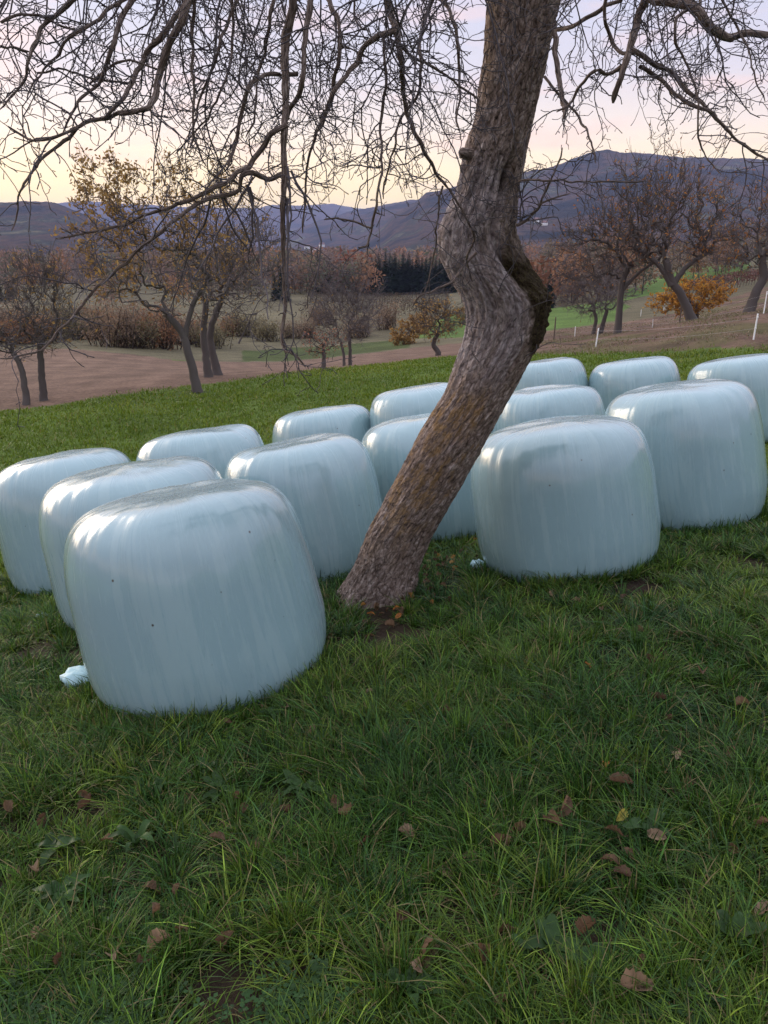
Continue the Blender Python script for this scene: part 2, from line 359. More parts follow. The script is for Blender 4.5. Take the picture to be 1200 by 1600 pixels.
# field outlines (world xy in az / ln distance), found from where they lie on the ground
def region(pix):
    o = []
    for px, py, d in pix:
        p = at(px, py, d); o.append((math.atan2(p[0], p[1]), math.log(math.hypot(p[0], p[1]))))
    return np.array(o)
def inside(poly, a, l):
    r = np.zeros(a.shape, bool); n = len(poly)
    for i in range(n):
        (x1, y1), (x2, y2) = poly[i], poly[(i + 1) % n]
        if y1 == y2: continue
        c = ((y1 > l) != (y2 > l)) & (a < (x2 - x1) * (l - y1) / (y2 - y1) + x1); r ^= c
    return r
R_SOIL = region([(-900, 690, 14), (-300, 665, 15.2), (0, 640, 17), (150, 620, 18.5), (300, 601, 20.5), (500, 577, 24), (700, 556, 27), (780, 553, 27), (780, 535, 50), (700, 540, 52), (600, 549, 50), (450, 566, 47), (350, 573, 46), (280, 566, 44), (200, 554, 46), (100, 546, 47), (0, 551, 47), (-300, 560, 47), (-900, 600, 40)])
R_SOIL2 = region([(780, 553, 26), (850, 552, 25.5), (1000, 552, 22), (1200, 549, 19.5), (1500, 540, 17), (2400, 520, 15), (2400, 440, 60), (1400, 440, 60), (1200, 455, 80), (1080, 478, 60), (1000, 496, 58), (900, 512, 56), (840, 525, 54), (780, 535, 50)])
R_GREEN = region([(840, 524, 55), (900, 511, 57), (960, 500, 60), (985, 480, 85), (960, 455, 120), (850, 462, 110), (700, 470, 110), (660, 500, 75), (640, 520, 66), (700, 528, 60), (780, 532, 55)])
R_GREEN2 = region([(930, 470, 100), (1060, 445, 125), (1170, 425, 140), (1170, 405, 240), (1080, 415, 230), (980, 440, 160)])
R_VERGE = region([(380, 575, 47), (450, 566, 48), (600, 549, 51), (640, 545, 52), (640, 522, 66), (560, 535, 66), (450, 548, 64), (380, 560, 60)])

LANE = lambda x, y: fbm(P3(x * .15, y * .15), 3, 9)
def near_mask(x, y): return smooth(9.5, 5.5, np.hypot(x * .9, y) + .6 * LANE(x * 3, y * 3))
bare_f = lambda x, y: fbm(P3(x * 2.3, y * 2.3), 4, 21)
def ground_tint(x, y):
    r = np.hypot(x, y); a = np.arctan2(x, y); l = np.log(r + 1e-6)
    jl = l + .02 * fbm(P3(x * .8, y * .8), 4, 31); ja = a + .004 * fbm(P3(x * .9, y * .9), 3, 33)
    c = np.empty(x.shape + (3,)); c[:] = (.085, .125, .026)
    c += (fbm(P3(x * .7, y * .7), 4, 12)[..., None] * np.array([.02, .02, .006]))
    nm = near_mask(x, y)[..., None]
    lit = np.array([.020, .015, .010]) + (bare_f(x, y)[..., None] * .5 + .5) * np.array([.020, .012, .008])
    c = c * (1 - nm) + lit * nm
    far = (r > 46)
    mid = np.array([.108, .092, .054]) + fbm(P3(x * .05, y * .05), 3, 41)[..., None] * np.array([.04, .035, .02])
    c = np.where(far[..., None], mid, c)
    furrow = .5 + .5 * np.sin((x * .97 + y * .25) * 2 * math.pi / 1.1 + 2 * LANE(x, y))
    soil = np.array([.155, .098, .070]) * (0.93 + .10 * furrow[..., None]) * (1 + .25 * fbm(P3(x * 1.5, y * 1.5), 4, 51)[..., None])
    c = np.where(inside(R_SOIL, ja, jl)[..., None], soil, c)
    soil2 = np.array([.125, .078, .055]) * (1 + .7 * fbm(P3(x * 1.2, y * 1.2), 5, 52)[..., None])
    wk = smooth(.05, .35, fbm(P3(x * .35, y * .35), 4, 53) + smooth(30, 60, r) * .1)[..., None]
    soil2 = soil2 * (1 - wk * .7) + np.array([.085, .078, .030]) * wk * .7
    c = np.where(inside(R_SOIL2, ja, jl)[..., None], soil2, c)
    grn = np.array([.085, .135, .030]) * (1 + .3 * fbm(P3(x * .2, y * .2), 3, 54)[..., None])
    for R in (R_GREEN, R_GREEN2): c = np.where(inside(R, ja, jl)[..., None], grn, c)
    c = np.where(inside(R_VERGE, ja, jl)[..., None], grn * np.array([.66, .52, .75]), c)
    wood = np.array([.06, .042, .032])
    c = np.where((r > 330)[..., None], wood + fbm(P3(x * .01, y * .01), 4, 55)[..., None] * .03, c)
    return np.clip(c, .004, .6)

az = np.concatenate([np.radians(np.arange(-180, -36, 2.0)), np.radians(np.arange(-36, 36, .13)), np.radians(np.arange(36, 180, 2.0))])
rr = np.geomspace(.35, 7600, 640)
AZ, RR = np.meshgrid(az, rr)
gx, gy = RR * np.sin(AZ), RR * np.cos(AZ)
rcl = np.minimum(RR, 1000) / RR
gz = ground(gx * rcl, gy * rcl)
gacc = Acc()
na, nr = len(az), len(rr)
i = np.arange(nr - 1)[:, None] * na; j = np.arange(na)[None]; k = (j + 1) % na
gq = np.stack([i + j, i + k, i + na + k, i + na + j], -1).reshape(-1, 4)[:, ::-1]
verts = np.concatenate([P3(gx, gy, gz).reshape(-1, 3), [[0, 0, float(ground(np.array([0.]), np.array([0.]))[0])]]])
tint = np.concatenate([ground_tint(gx, gy).reshape(-1, 3), [[.04, .03, .02]]])
tri = np.stack([np.full(na, nr * na), np.arange(na), (np.arange(na) + 1) % na], -1)[:, ::-1]
gacc.add(verts, q=gq, t=tri, c=tint)
tag(gacc.build('ground', M_ground), 'sloping grass meadow running into ploughed soil, fields and valley floor', 'ground', kind='structure')

# ------------------------------------------------------------------ hills
def mat_hill():
    m, nt, b = newmat('wooded_hillside')
    g = N(nt, 'ShaderNodeNewGeometry')
    n1 = N(nt, 'ShaderNodeTexNoise', Scale=.004, Detail=10.0, Roughness=.7); lk(nt, g.outputs['Position'], n1.inputs['Vector'])
    n2 = N(nt, 'ShaderNodeTexNoise', Scale=.05, Detail=6.0, Roughness=.7); lk(nt, g.outputs['Position'], n2.inputs['Vector'])
    r = ramp(nt, [(.36, (.008, .013, .010)), (.45, (.026, .024, .016)), (.52, (.085, .050, .028)), (.58, (.030, .034, .018)), (.64, (.15, .13, .07)), (.70, (.05, .07, .025))]); lk(nt, n1.outputs['Fac'], r.inputs[0])
    r2 = ramp(nt, [(.3, .55), (.7, 1.4)]); lk(nt, n2.outputs['Fac'], r2.inputs[0])
    x = N(nt, 'ShaderNodeMix', data_type='RGBA', blend_type='MULTIPLY'); x.inputs['Factor'].default_value = 1; lk(nt, r.outputs[0], x.inputs['A']); lk(nt, r2.outputs[0], x.inputs['B'])
    lk(nt, x.outputs['Result'], b.inputs['Base Color']); b.inputs['Roughness'].default_value = 1; b.inputs['Specular IOR Level'].default_value = 0
    bp = N(nt, 'ShaderNodeBump', Strength=1.0, Distance=12.); lk(nt, n2.outputs['Fac'], bp.inputs['Height']); lk(nt, bp.outputs[0], b.inputs['Normal'])
    return m
M_hill = mat_hill()
def hill(name, label, ridge, d_ridge, d_foot, seed, rough=1.0):
    'a ridge of real depth: its slope climbs from d_foot to the crest at d_ridge and falls away behind'
    ridge = np.array(ridge, float); xs = np.linspace(ridge[0, 0], ridge[-1, 0], 520)
    ys = np.interp(xs, ridge[:, 0], ridge[:, 1])
    a = np.arctan((xs - 600) / F_PX / (CP - (ys - 800) / F_PX * SP))
    crest = np.array([at(x, y, d_ridge)[2] for x, y in zip(xs, ys)])
    t = np.linspace(0, 1.9, 90)
    D = np.where(t < 1, d_foot + (d_ridge - d_foot) * t, d_ridge + (d_ridge - d_foot) * (t - 1))
    T, A_ = np.meshgrid(t, a, indexing='ij'); Dm = np.repeat(D[:, None], len(a), 1)
    X, Y = Dm * np.tan(A_), Dm
    s = 1 - np.abs(T - 1); prof = smooth(0, 1, s) * .45 + s * .55
    endf = np.minimum(1, np.minimum(np.arange(len(a)), len(a) - 1 - np.arange(len(a))) / 40.)
    Z0 = -16.
    Z = Z0 + (crest[None] * endf - Z0) * prof
    gul = fbm(P3(X / 420, Y / 420), 5, seed) * np.minimum(1, (1 - s) * 3) * s * (crest[None] * .35 + 20)
    Z = Z + gul * (T < 1.5) + fbm(P3(X / 28, Y / 28), 3, seed + 5) * 5 * rough * s
    ac = Acc(); n, m_ = Z.shape
    i = np.arange(n - 1)[:, None] * m_; j = np.arange(m_ - 1)[None]
    ac.add(P3(X, Y, Z).reshape(-1, 3), q=np.stack([i + j, i + j + 1, i + m_ + j + 1, i + m_ + j], -1).reshape(-1, 4))
    o = ac.build(name, M_hill); tag(o, label, 'hill', kind='structure'); return o
hill('hills', 'blue far ridge on the horizon beyond the valley', [(-700, 330), (-200, 322), (60, 322), (85, 318), (130, 313), (180, 317), (250, 322), (330, 326), (400, 325), (450, 322), (520, 318), (560, 326), (700, 330), (900, 335), (1500, 340)], 6800, 3600, 61, .8)
hill('hills', 'dusky wooded ridge with a flat crest on the left side of the valley', [(-900, 300), (-400, 312), (0, 317), (40, 315), (80, 316), (120, 330), (170, 352), (230, 372), (300, 384), (360, 392)], 2300, 1100, 62)
hill('hills', 'low purple foothill stepping up towards the big mountain', [(390, 396), (440, 366), (500, 345), (545, 331), (600, 321), (640, 313), (720, 312), (820, 316), (1000, 330), (1400, 350)], 4200, 2000, 63)
hill('hills', 'broad wooded mountain with a rounded summit on the right', [(520, 372), (600, 345), (650, 318), (665, 304), (700, 294), (740, 285), (815, 270), (880, 259), (905, 251), (925, 245.5), (945, 241), (965, 238.5), (990, 238), (1015, 239.5), (1045, 243), (1075, 246), (1200, 252), (1400, 262), (1800, 300)], 3000, 1150, 64)

# ------------------------------------------------------------------ houses of the village across the valley (set down on the slopes before anything stands in the way)
bpy.context.view_layer.update()
_dg = bpy.context.evaluated_depsgraph_get()
def cast(px, py):
    ok, loc, *_ = S.ray_cast(_dg, Vector((0, 0, CAMZ)), Vector(ray(px, py)).normalized())
    return loc if ok else None
def boxv(acc, c, sx, sy, sz, rz=0.):
    p = np.array([[x, y, z] for z in (0, 1) for y in (-.5, .5) for x in (-.5, .5)]) * [sx, sy, sz]
    cs, sn = math.cos(rz), math.sin(rz); q = p.copy(); q[:, 0] = p[:, 0] * cs - p[:, 1] * sn; q[:, 1] = p[:, 0] * sn + p[:, 1] * cs
    acc.add(q + np.asarray(c), q=[[0, 2, 3, 1], [4, 5, 7, 6], [0, 1, 5, 4], [1, 3, 7, 5], [3, 2, 6, 7], [2, 0, 4, 6]])
M_wall = mat_plain('house_render', (.72, .70, .66), .8, .3, .06); M_roof = mat_plain('roof_tiles', (.22, .11, .08), .8, 1.2)
M_glass = mat_plain('window_glass', (.05, .055, .065), .15)
house_spots = [(838, 347, 'white gabled house highest on the wooded mountain slope'), (851, 352, 'white house lower down the mountain slope beside another house'), (480, 389, 'pale valley house at the edge of the village by the hanging branch'),
               (503, 386, 'pale valley house behind the tall conifers'), (575, 408, 'low pale house peeping out above the rust coloured tree'), (598, 405, 'low pale house between the conifer tops'), (492, 393, 'small pale house in front of the village')]
for i, (px, py, lb) in enumerate(house_spots):
    loc = cast(px, py)
    if loc is None: continue
    sc_ = max(.8, loc.y / 1500); w, d, h = 9 * sc_, 7 * sc_, 4.2 * sc_; rz = (i * .7) % 1.2 - .5
    e = tag(empty('house', loc), lb, 'house', 'village houses across the valley')
    a = Acc(); boxv(a, (loc.x, loc.y, loc.z - 2.5), w, d, h + 2.5, rz); a.build('wall', M_wall, e, False)
    a = Acc(); cs, sn = math.cos(rz), math.sin(rz)
    p = np.array([[-.55 * w, -.58 * d, h], [.55 * w, -.58 * d, h], [.55 * w, .58 * d, h], [-.55 * w, .58 * d, h], [-.55 * w, 0, h + .5 * d], [.55 * w, 0, h + .5 * d]])
    q = p.copy(); q[:, 0] = p[:, 0] * cs - p[:, 1] * sn; q[:, 1] = p[:, 0] * sn + p[:, 1] * cs
    a.add(q + np.array(loc) + [0, 0, .03], q=[[0, 1, 5, 4], [2, 3, 4, 5], [3, 2, 1, 0]], t=[[0, 4, 3], [1, 2, 5]]); a.build('roof', M_roof, e, False)
    for wx in (-.28, .0, .28):
        a = Acc(); boxv(a, (loc.x + wx * w * cs + .505 * d * sn, loc.y + wx * w * sn - .505 * d * cs, loc.z + h * .45), w * .09, d * .03, h * .25, rz); a.build('window', M_glass, e, False)

# ------------------------------------------------------------------ wrapped bales
UP = Vector((-.15, .11, 1)).normalized()
def bale(key, label):
    x, y, z, R, H = BALES[key]; sd = ord(key) * 3
    nt_, nh = 150, 110
    t = np.linspace(-math.pi / 2, math.pi / 2, nh); t = np.sign(t) * (np.abs(t) / (math.pi / 2)) ** .9 * (math.pi / 2)
    e = np.where(t > 0, .36, .24)
    rr_ = np.sign(np.cos(t)) * np.abs(np.cos(t)) ** e; rr_[0] = rr_[-1] = 0
    zz = .5 + .5 * np.sign(np.sin(t)) * np.abs(np.sin(t)) ** e
    rr_ = rr_ * (1 - .075 * ((zz - .42) / .5) ** 2)
    th = np.linspace(0, 2 * math.pi, nt_, endpoint=False)
    C_, S_ = np.cos(th)[None], np.sin(th)[None]; r2 = rr_[:, None]; z2 = zz[:, None]
    n0 = fbm(P3(C_ * 1.1 + 0 * z2, S_ * 1.1 + 0 * z2, z2 * 1.3), 2, sd)
    n1 = fbm(P3(C_ * 9 + 0 * z2, S_ * 9 + 0 * z2, z2 * 1.2), 3, sd + 1)
    n2 = fbm(P3(C_ * 22 + 0 * z2, S_ * 22 + 0 * z2, z2 * 2.0), 2, sd + 2)
    sh = np.exp(-((z2 - .90) / .11) ** 2) * smooth(.2, .8, r2)
    n5 = fbm(P3(C_ * 3.0 + 0 * z2, S_ * 3.0 + 0 * z2, z2 * 3.0), 3, sd + 9)
    rad = R * r2 * (1 + .045 * n0 + .014 * n5 * smooth(.3, .8, r2)) + (.002 + .004 * sh) * n1 * smooth(.1, .5, r2) + .004 * n2 * smooth(.2, .6, r2) * (.4 + sh)
    X, Y = rad * C_, rad * S_
    Z = H * z2 * (1 + .0 * n0) + (.022 * fbm(P3(X * 2.2, Y * 2.2, z2), 3, sd + 4) + .03 * fbm(P3(X * .9, Y * .9, z2 * 0), 2, sd + 6)) * smooth(.6, 1, z2) + .004 * n1 * sh
    a = Acc(); i = np.arange(nh - 1)[:, None] * nt_; j = np.arange(nt_)[None]; k = (j + 1) % nt_
    a.add(P3(X, Y, Z).reshape(-1, 3), q=np.stack([i + j, i + k, i + nt_ + k, i + nt_ + j], -1).reshape(-1, 4))
    o = a.build('silage_bale', M_film)
    f = np.minimum(1, r2 / .5)
    vattr(o.data, 'grain', P3(C_ * 15 * f + n0 * 1.2, S_ * 15 * f + n0 * 1.2, Z * 1.5 + r2 * 1.0).reshape(-1, 3))
    attr(o.data, 'side', (.25 + .75 * smooth(.35, .8, r2) + 0 * C_).ravel())
    o.location = (x, y, z - .01); q = Vector((0, 0, 1)).rotation_difference(UP); o.rotation_mode = 'QUATERNION'
    from mathutils import Quaternion
    o.rotation_quaternion = q @ Quaternion((0, 0, 1), (ord(key) * 1.7) % 6.28)
    tag(o, label, 'bale', 'wrapped silage bales on the slope')
bale('A', 'biggest pale aqua wrapped bale, alone in front with a film scrap at its foot')
bale('B', 'aqua wrapped bale tucked close behind the big front bale, mostly hidden by it')
bale('C', 'aqua wrapped bale cut by the picture edge, at the lowest corner of the group')
bale('D', 'aqua wrapped bale standing tall between the biggest bale and the foot of the leaning trunk')
bale('E', 'wide aqua wrapped bale in the back row, third along from the picture edge')
bale('F', 'smallest aqua bale in the back row, clear of the trunk and the bale beside it')
bale('G', 'aqua wrapped bale crossed by the leaning trunk, its shaded foot showing beside the trunk')
bale('H', 'aqua wrapped bale in the back row whose far end disappears behind the trunk')
bale('I', 'aqua wrapped bale showing only its top directly behind the bale beside the trunk')
bale('J', 'large pale aqua wrapped bale beside the trunk with dark specks on top')
bale('K', 'large blue green wrapped bale at the end of the front row beside the speckled bale')
bale('L', 'half hidden aqua bale in the farthest row, touching the trunk outline')
bale('M', 'domed aqua bale in the farthest row, between the half hidden and the cut off one')
bale('N', 'aqua bale in the farthest row cut off by the picture edge under a white post')

# scraps of torn film
def scrap(pos, s, mat, label, seed, name='film_scrap'):
    n, m_ = 18, 28; ph = np.linspace(0, math.pi, n)[:, None]; th = np.linspace(0, 2 * math.pi, m_, endpoint=False)[None]
    d = P3(np.sin(ph) * np.cos(th), np.sin(ph) * np.sin(th), np.cos(ph) + 0 * th)
    r = .85 + .5 * np.abs(fbm(d * 1.8, 3, seed))
    v = d * r[..., None] * np.array(s); a = Acc(); i = np.arange(n - 1)[:, None] * m_; j = np.arange(m_)[None]; k = (j + 1) % m_
    a.add(v.reshape(-1, 3), q=np.stack([i + j, i + m_ + j, i + m_ + k, i + k], -1).reshape(-1, 4))
    o = a.build(name, mat); o.location = pos; vattr(o.data, 'grain', (d * 5).reshape(-1, 3)); attr(o.data, 'side', np.ones(len(o.data.vertices))); tag(o, label, 'plastic scrap', 'torn scraps of bale film')
M_scrap = mat_plain('crumpled_film', (.36, .53, .55), .42, 30., .12)
M_white = mat_plain('white_film', (.78, .80, .80), .35)
for px, py, s, mt, lb, sd in [(127, 1076, (.115, .085, .06), M_scrap, 'crumpled aqua film bundle poking out at the foot of the biggest bale', 3), (150, 1104, (.035, .03, .012), M_white, 'tiny white film tatter in the grass by the biggest bale', 5),
                              (748, 893, (.08, .06, .04), M_scrap, 'crumpled pale film scrap at the foot of the speckled bale beside the trunk', 8), (72, 968, (.09, .05, .02), M_scrap, 'flat aqua film strip lying in the grass below the corner bales', 9)]:
    p = gpoint(px, py); scrap((p[0], p[1], p[2] + s[2] * .9 + .02), s, mt, lb, sd)

# ------------------------------------------------------------------ the leaning old fruit tree
TR = np.array([(985, 505, 665), (960, 522, 650), (945, 530, 643), (930, 538, 638), (890, 552, 652), (830, 576, 677), (755, 616, 722), (680, 655, 763), (610, 698, 802), (560, 715, 828), (530, 727, 843), (500, 731, 853), (480, 729, 858), (460, 720, 855), (430, 702, 832),
               (400, 688, 815), (360, 686, 804), (330, 699, 806), (300, 714, 808), (240, 726, 821), (175, 745, 836), (80, 757, 857), (0, 761, 873), (-100, 772, 888), (-220, 790, 900)], float)
def trunk_D(py): return np.interp(py, [-220, 0, 683, 935], [4.55, 4.7, 5.02, 5.28])
ys = np.concatenate([np.linspace(985, 240, 620), np.linspace(239, -220, 260)])
lft = np.interp(ys, TR[::-1, 0], TR[::-1, 1]); rgt = np.interp(ys, TR[::-1, 0], TR[::-1, 2])
ker = np.hanning(25); ker /= ker.sum()
sm = lambda v: np.convolve(np.pad(v, 12, mode='edge'), ker, 'valid')
lft, rgt = sm(lft), sm(rgt)
cen = np.array([at((l + r) / 2, y, trunk_D(y)) for l, r, y in zip(lft, rgt, ys)])
dep = cen[:, 1] * CP - (cen[:, 2] - CAMZ) * SP
hw = (rgt - lft) / 2 * dep / F_PX
sl = np.r_[0, np.cumsum(np.linalg.norm(np.diff(cen, axis=0), axis=1))]
NT = 200; th = np.linspace(0, 2 * math.pi, NT, endpoint=False)
U = np.cos(th)[None] + 0 * ys[:, None]; SN = np.sin(th)[None] + 0 * U; Yp = ys[:, None] + 0 * U; SL = sl[:, None] + 0 * U
tw = .35 * (SL) ; Uc, Us = np.cos(th[None] + tw), np.sin(th[None] + tw)
nb = fbm(P3(U * 2, SN * 2, Yp / 90), 3, 70)
dead = smooth(215, 290, Yp) * smooth(640, 520, Yp) * smooth(.62, .35, U + .25 * nb) * smooth(-1.3, -.8, U + .5 * nb + .25)
dead = np.clip(dead * (.75 + .8 * fbm(P3(Uc * 5, Us * 5, SL * 1.5), 3, 71)), 0, 1)
mb = np.interp(ys, [230, 300, 360, 420, 470, 530, 575], [.85, .60, .58, .42, .46, .62, 1.1])[:, None]
moss_dark = smooth(-.10, .10, U - mb + .22 * fbm(P3(U * 4, SN * 4, Yp / 40), 4, 72)) * smooth(585, 545, Yp + 25 * nb) * (.25 * smooth(235, 330, Yp) + .75 * smooth(365, 420, Yp + 30 * nb))
lich = smooth(560, 620, Yp + 60 * nb) * smooth(900, 760, Yp + 60 * nb) * smooth(-.12, .22, fbm(P3(U * 5.5, SN * 5.5, SL * 9), 5, 73) + .30 - np.abs(U + .38) * .55) * (1 - dead)
lich = np.maximum(lich, .5 * smooth(200, 120, Yp) * smooth(-.35, -.8, U) * smooth(.0, .4, nb + .2))
gr = fbm(P3(Uc * 7, Us * 7, SL * 3.2), 4, 74); rid = 1 - np.abs(fbm(P3(Uc * 8, Us * 8, SL * 2.2), 4, 75)) * 2
fine = fbm(P3(Uc * 24, Us * 24, SL * 14), 3, 76)
fib = 1 - np.abs(fbm(P3(Uc * 12 + SL * .8, Us * 12, SL * 1.1), 4, 77)) * 2
plate = np.abs(fbm(P3(Uc * 11, Us * 11, SL * 6.5), 3, 79)); disp = .010 * gr + .009 * (rid - .6) + .010 * fine - .009 * np.exp(-(plate / .035) ** 2)
disp = disp * (1 - .6 * dead) + dead * (.042 * (fib - .6))
disp += moss_dark * (.045 * fbm(P3(U * 10, SN * 10, SL * 12), 5, 78) + .002)
gc = np.interp(ys, [235, 270, 310, 370, 420, 460], [.55, .50, .42, .30, .42, .5])[:, None]; ga = (smooth(225, 270, ys) * smooth(470, 400, ys))[:, None]
disp -= .055 * ga * np.exp(-((U - gc) / .11) ** 2) * (SN > 0)
hol = np.exp(-(((U - .45) / .22) ** 2 + ((Yp - 283) / 22) ** 2)) * (SN > 0); disp -= .06 * hol
disp -= .03 * np.exp(-(((U + .1) / .2) ** 2 + ((Yp - 390) / 26) ** 2)) * (SN > 0)
disp += .02 * np.exp(-(((U - .0) / .25) ** 2 + ((Yp - 330) / 40) ** 2)) * (SN > 0)
flare = smooth(870, 985, Yp) * (.10 + .10 * np.maximum(0, np.cos(5 * th[None] + 1)))
W_ = hw[:, None]
rad = W_ * (1 + .0 * U) + disp + flare * .7
X = cen[:, None, 0] + rad * U; Y = cen[:, None, 1] - rad * .95 * SN; Z = cen[:, None, 2] + 0 * U
tree = tag(empty('fruit_tree', gpoint(590, 932)), 'old leaning fruit tree with twisted bare trunk and hanging leafless branches between the bales', 'tree')
a = Acc(); n = len(ys); i = np.arange(n - 1)[:, None] * NT; j = np.arange(NT)[None]; k = (j + 1) % NT
a.add(P3(X, Y, Z).reshape(-1, 3), q=np.stack([i + j, i + NT + j, i + NT + k, i + k], -1).reshape(-1, 4))
trunk = a.build('trunk', M_bark, tree)
vattr(trunk.data, 'grain', P3(Uc * W_ * 38, Us * W_ * 38, SL * 17 + .5 * nb).reshape(-1, 3))
attr(trunk.data, 'dead', dead.ravel()); attr(trunk.data, 'moss_dark', np.clip(moss_dark + .6 * hol, 0, 1).ravel()); attr(trunk.data, 'lichen', np.clip(lich * .85, 0, 1).ravel())  # the hollow is darkened with the moss colours too

def bark_tube(name, pts, rad, parent, sides=14, rough=.12, seed=0):
    pts = np.asarray(pts); a = Acc(); tube(a, pts, rad, sides)
    v = a.v[0].reshape(len(pts), sides, 3); d = v - pts[:, None]
    s = np.r_[0, np.cumsum(np.linalg.norm(np.diff(pts, axis=0), axis=1))]
    f = 1 + rough * fbm(v * 14, 3, seed) + rough * .8 * fbm(v * 40, 2, seed + 3)
    a.v[0] = (pts[:, None] + d * f[..., None]).reshape(-1, 3).astype(np.float32)
    o = a.build(name, M_bark, parent)
    th = np.arange(sides) * (2 * math.pi / sides)
    vattr(o.data, 'grain', P3(np.cos(th)[None] * 2.2 + 0 * s[:, None], np.sin(th)[None] * 2.2 + 0 * s[:, None], s[:, None] * 16).reshape(-1, 3))
    for m_ in ('dead', 'lichen', 'moss_dark'): attr(o.data, m_, np.zeros(len(pts) * sides))
    return o
# limbs arching overhead, above the picture
ttop = cen[-1]
LIMBS = [([ttop, (.3, 4.1, CAMZ + 2.25), (-.7, 3.7, CAMZ + 2.35), (-1.6, 3.4, CAMZ + 2.2), (-2.5, 3.3, CAMZ + 1.95)], .13, .04), ([ttop, (1.5, 4.1, CAMZ + 2.3), (2.3, 3.9, CAMZ + 2.35), (3.2, 3.7, CAMZ + 2.1)], .12, .04),
         ([ttop, (.5, 3.6, CAMZ + 2.4), (0., 2.7, CAMZ + 2.5), (-.6, 2.3, CAMZ + 2.45), (-1.3, 2.1, CAMZ + 2.2)], .10, .035), ([ttop, (1.1, 4.6, CAMZ + 2.9), (1.0, 4.7, CAMZ + 4.2)], .10, .03)]
limbpts = []
for q, (pts, r0, r1) in enumerate(LIMBS):
    sp = spline(pts, 60); sp[1:] += .03 * np.stack([vnoise(sp[1:] * 2.5, 90 + q), vnoise(sp[1:] * 2.5, 95 + q), vnoise(sp[1:] * 2.5, 99 + q)], -1)
    bark_tube('limb', sp, np.linspace(r0, r1, 60), tree, 18, .12, q); limbpts.append(sp[5:])
limbpts = np.concatenate(limbpts)

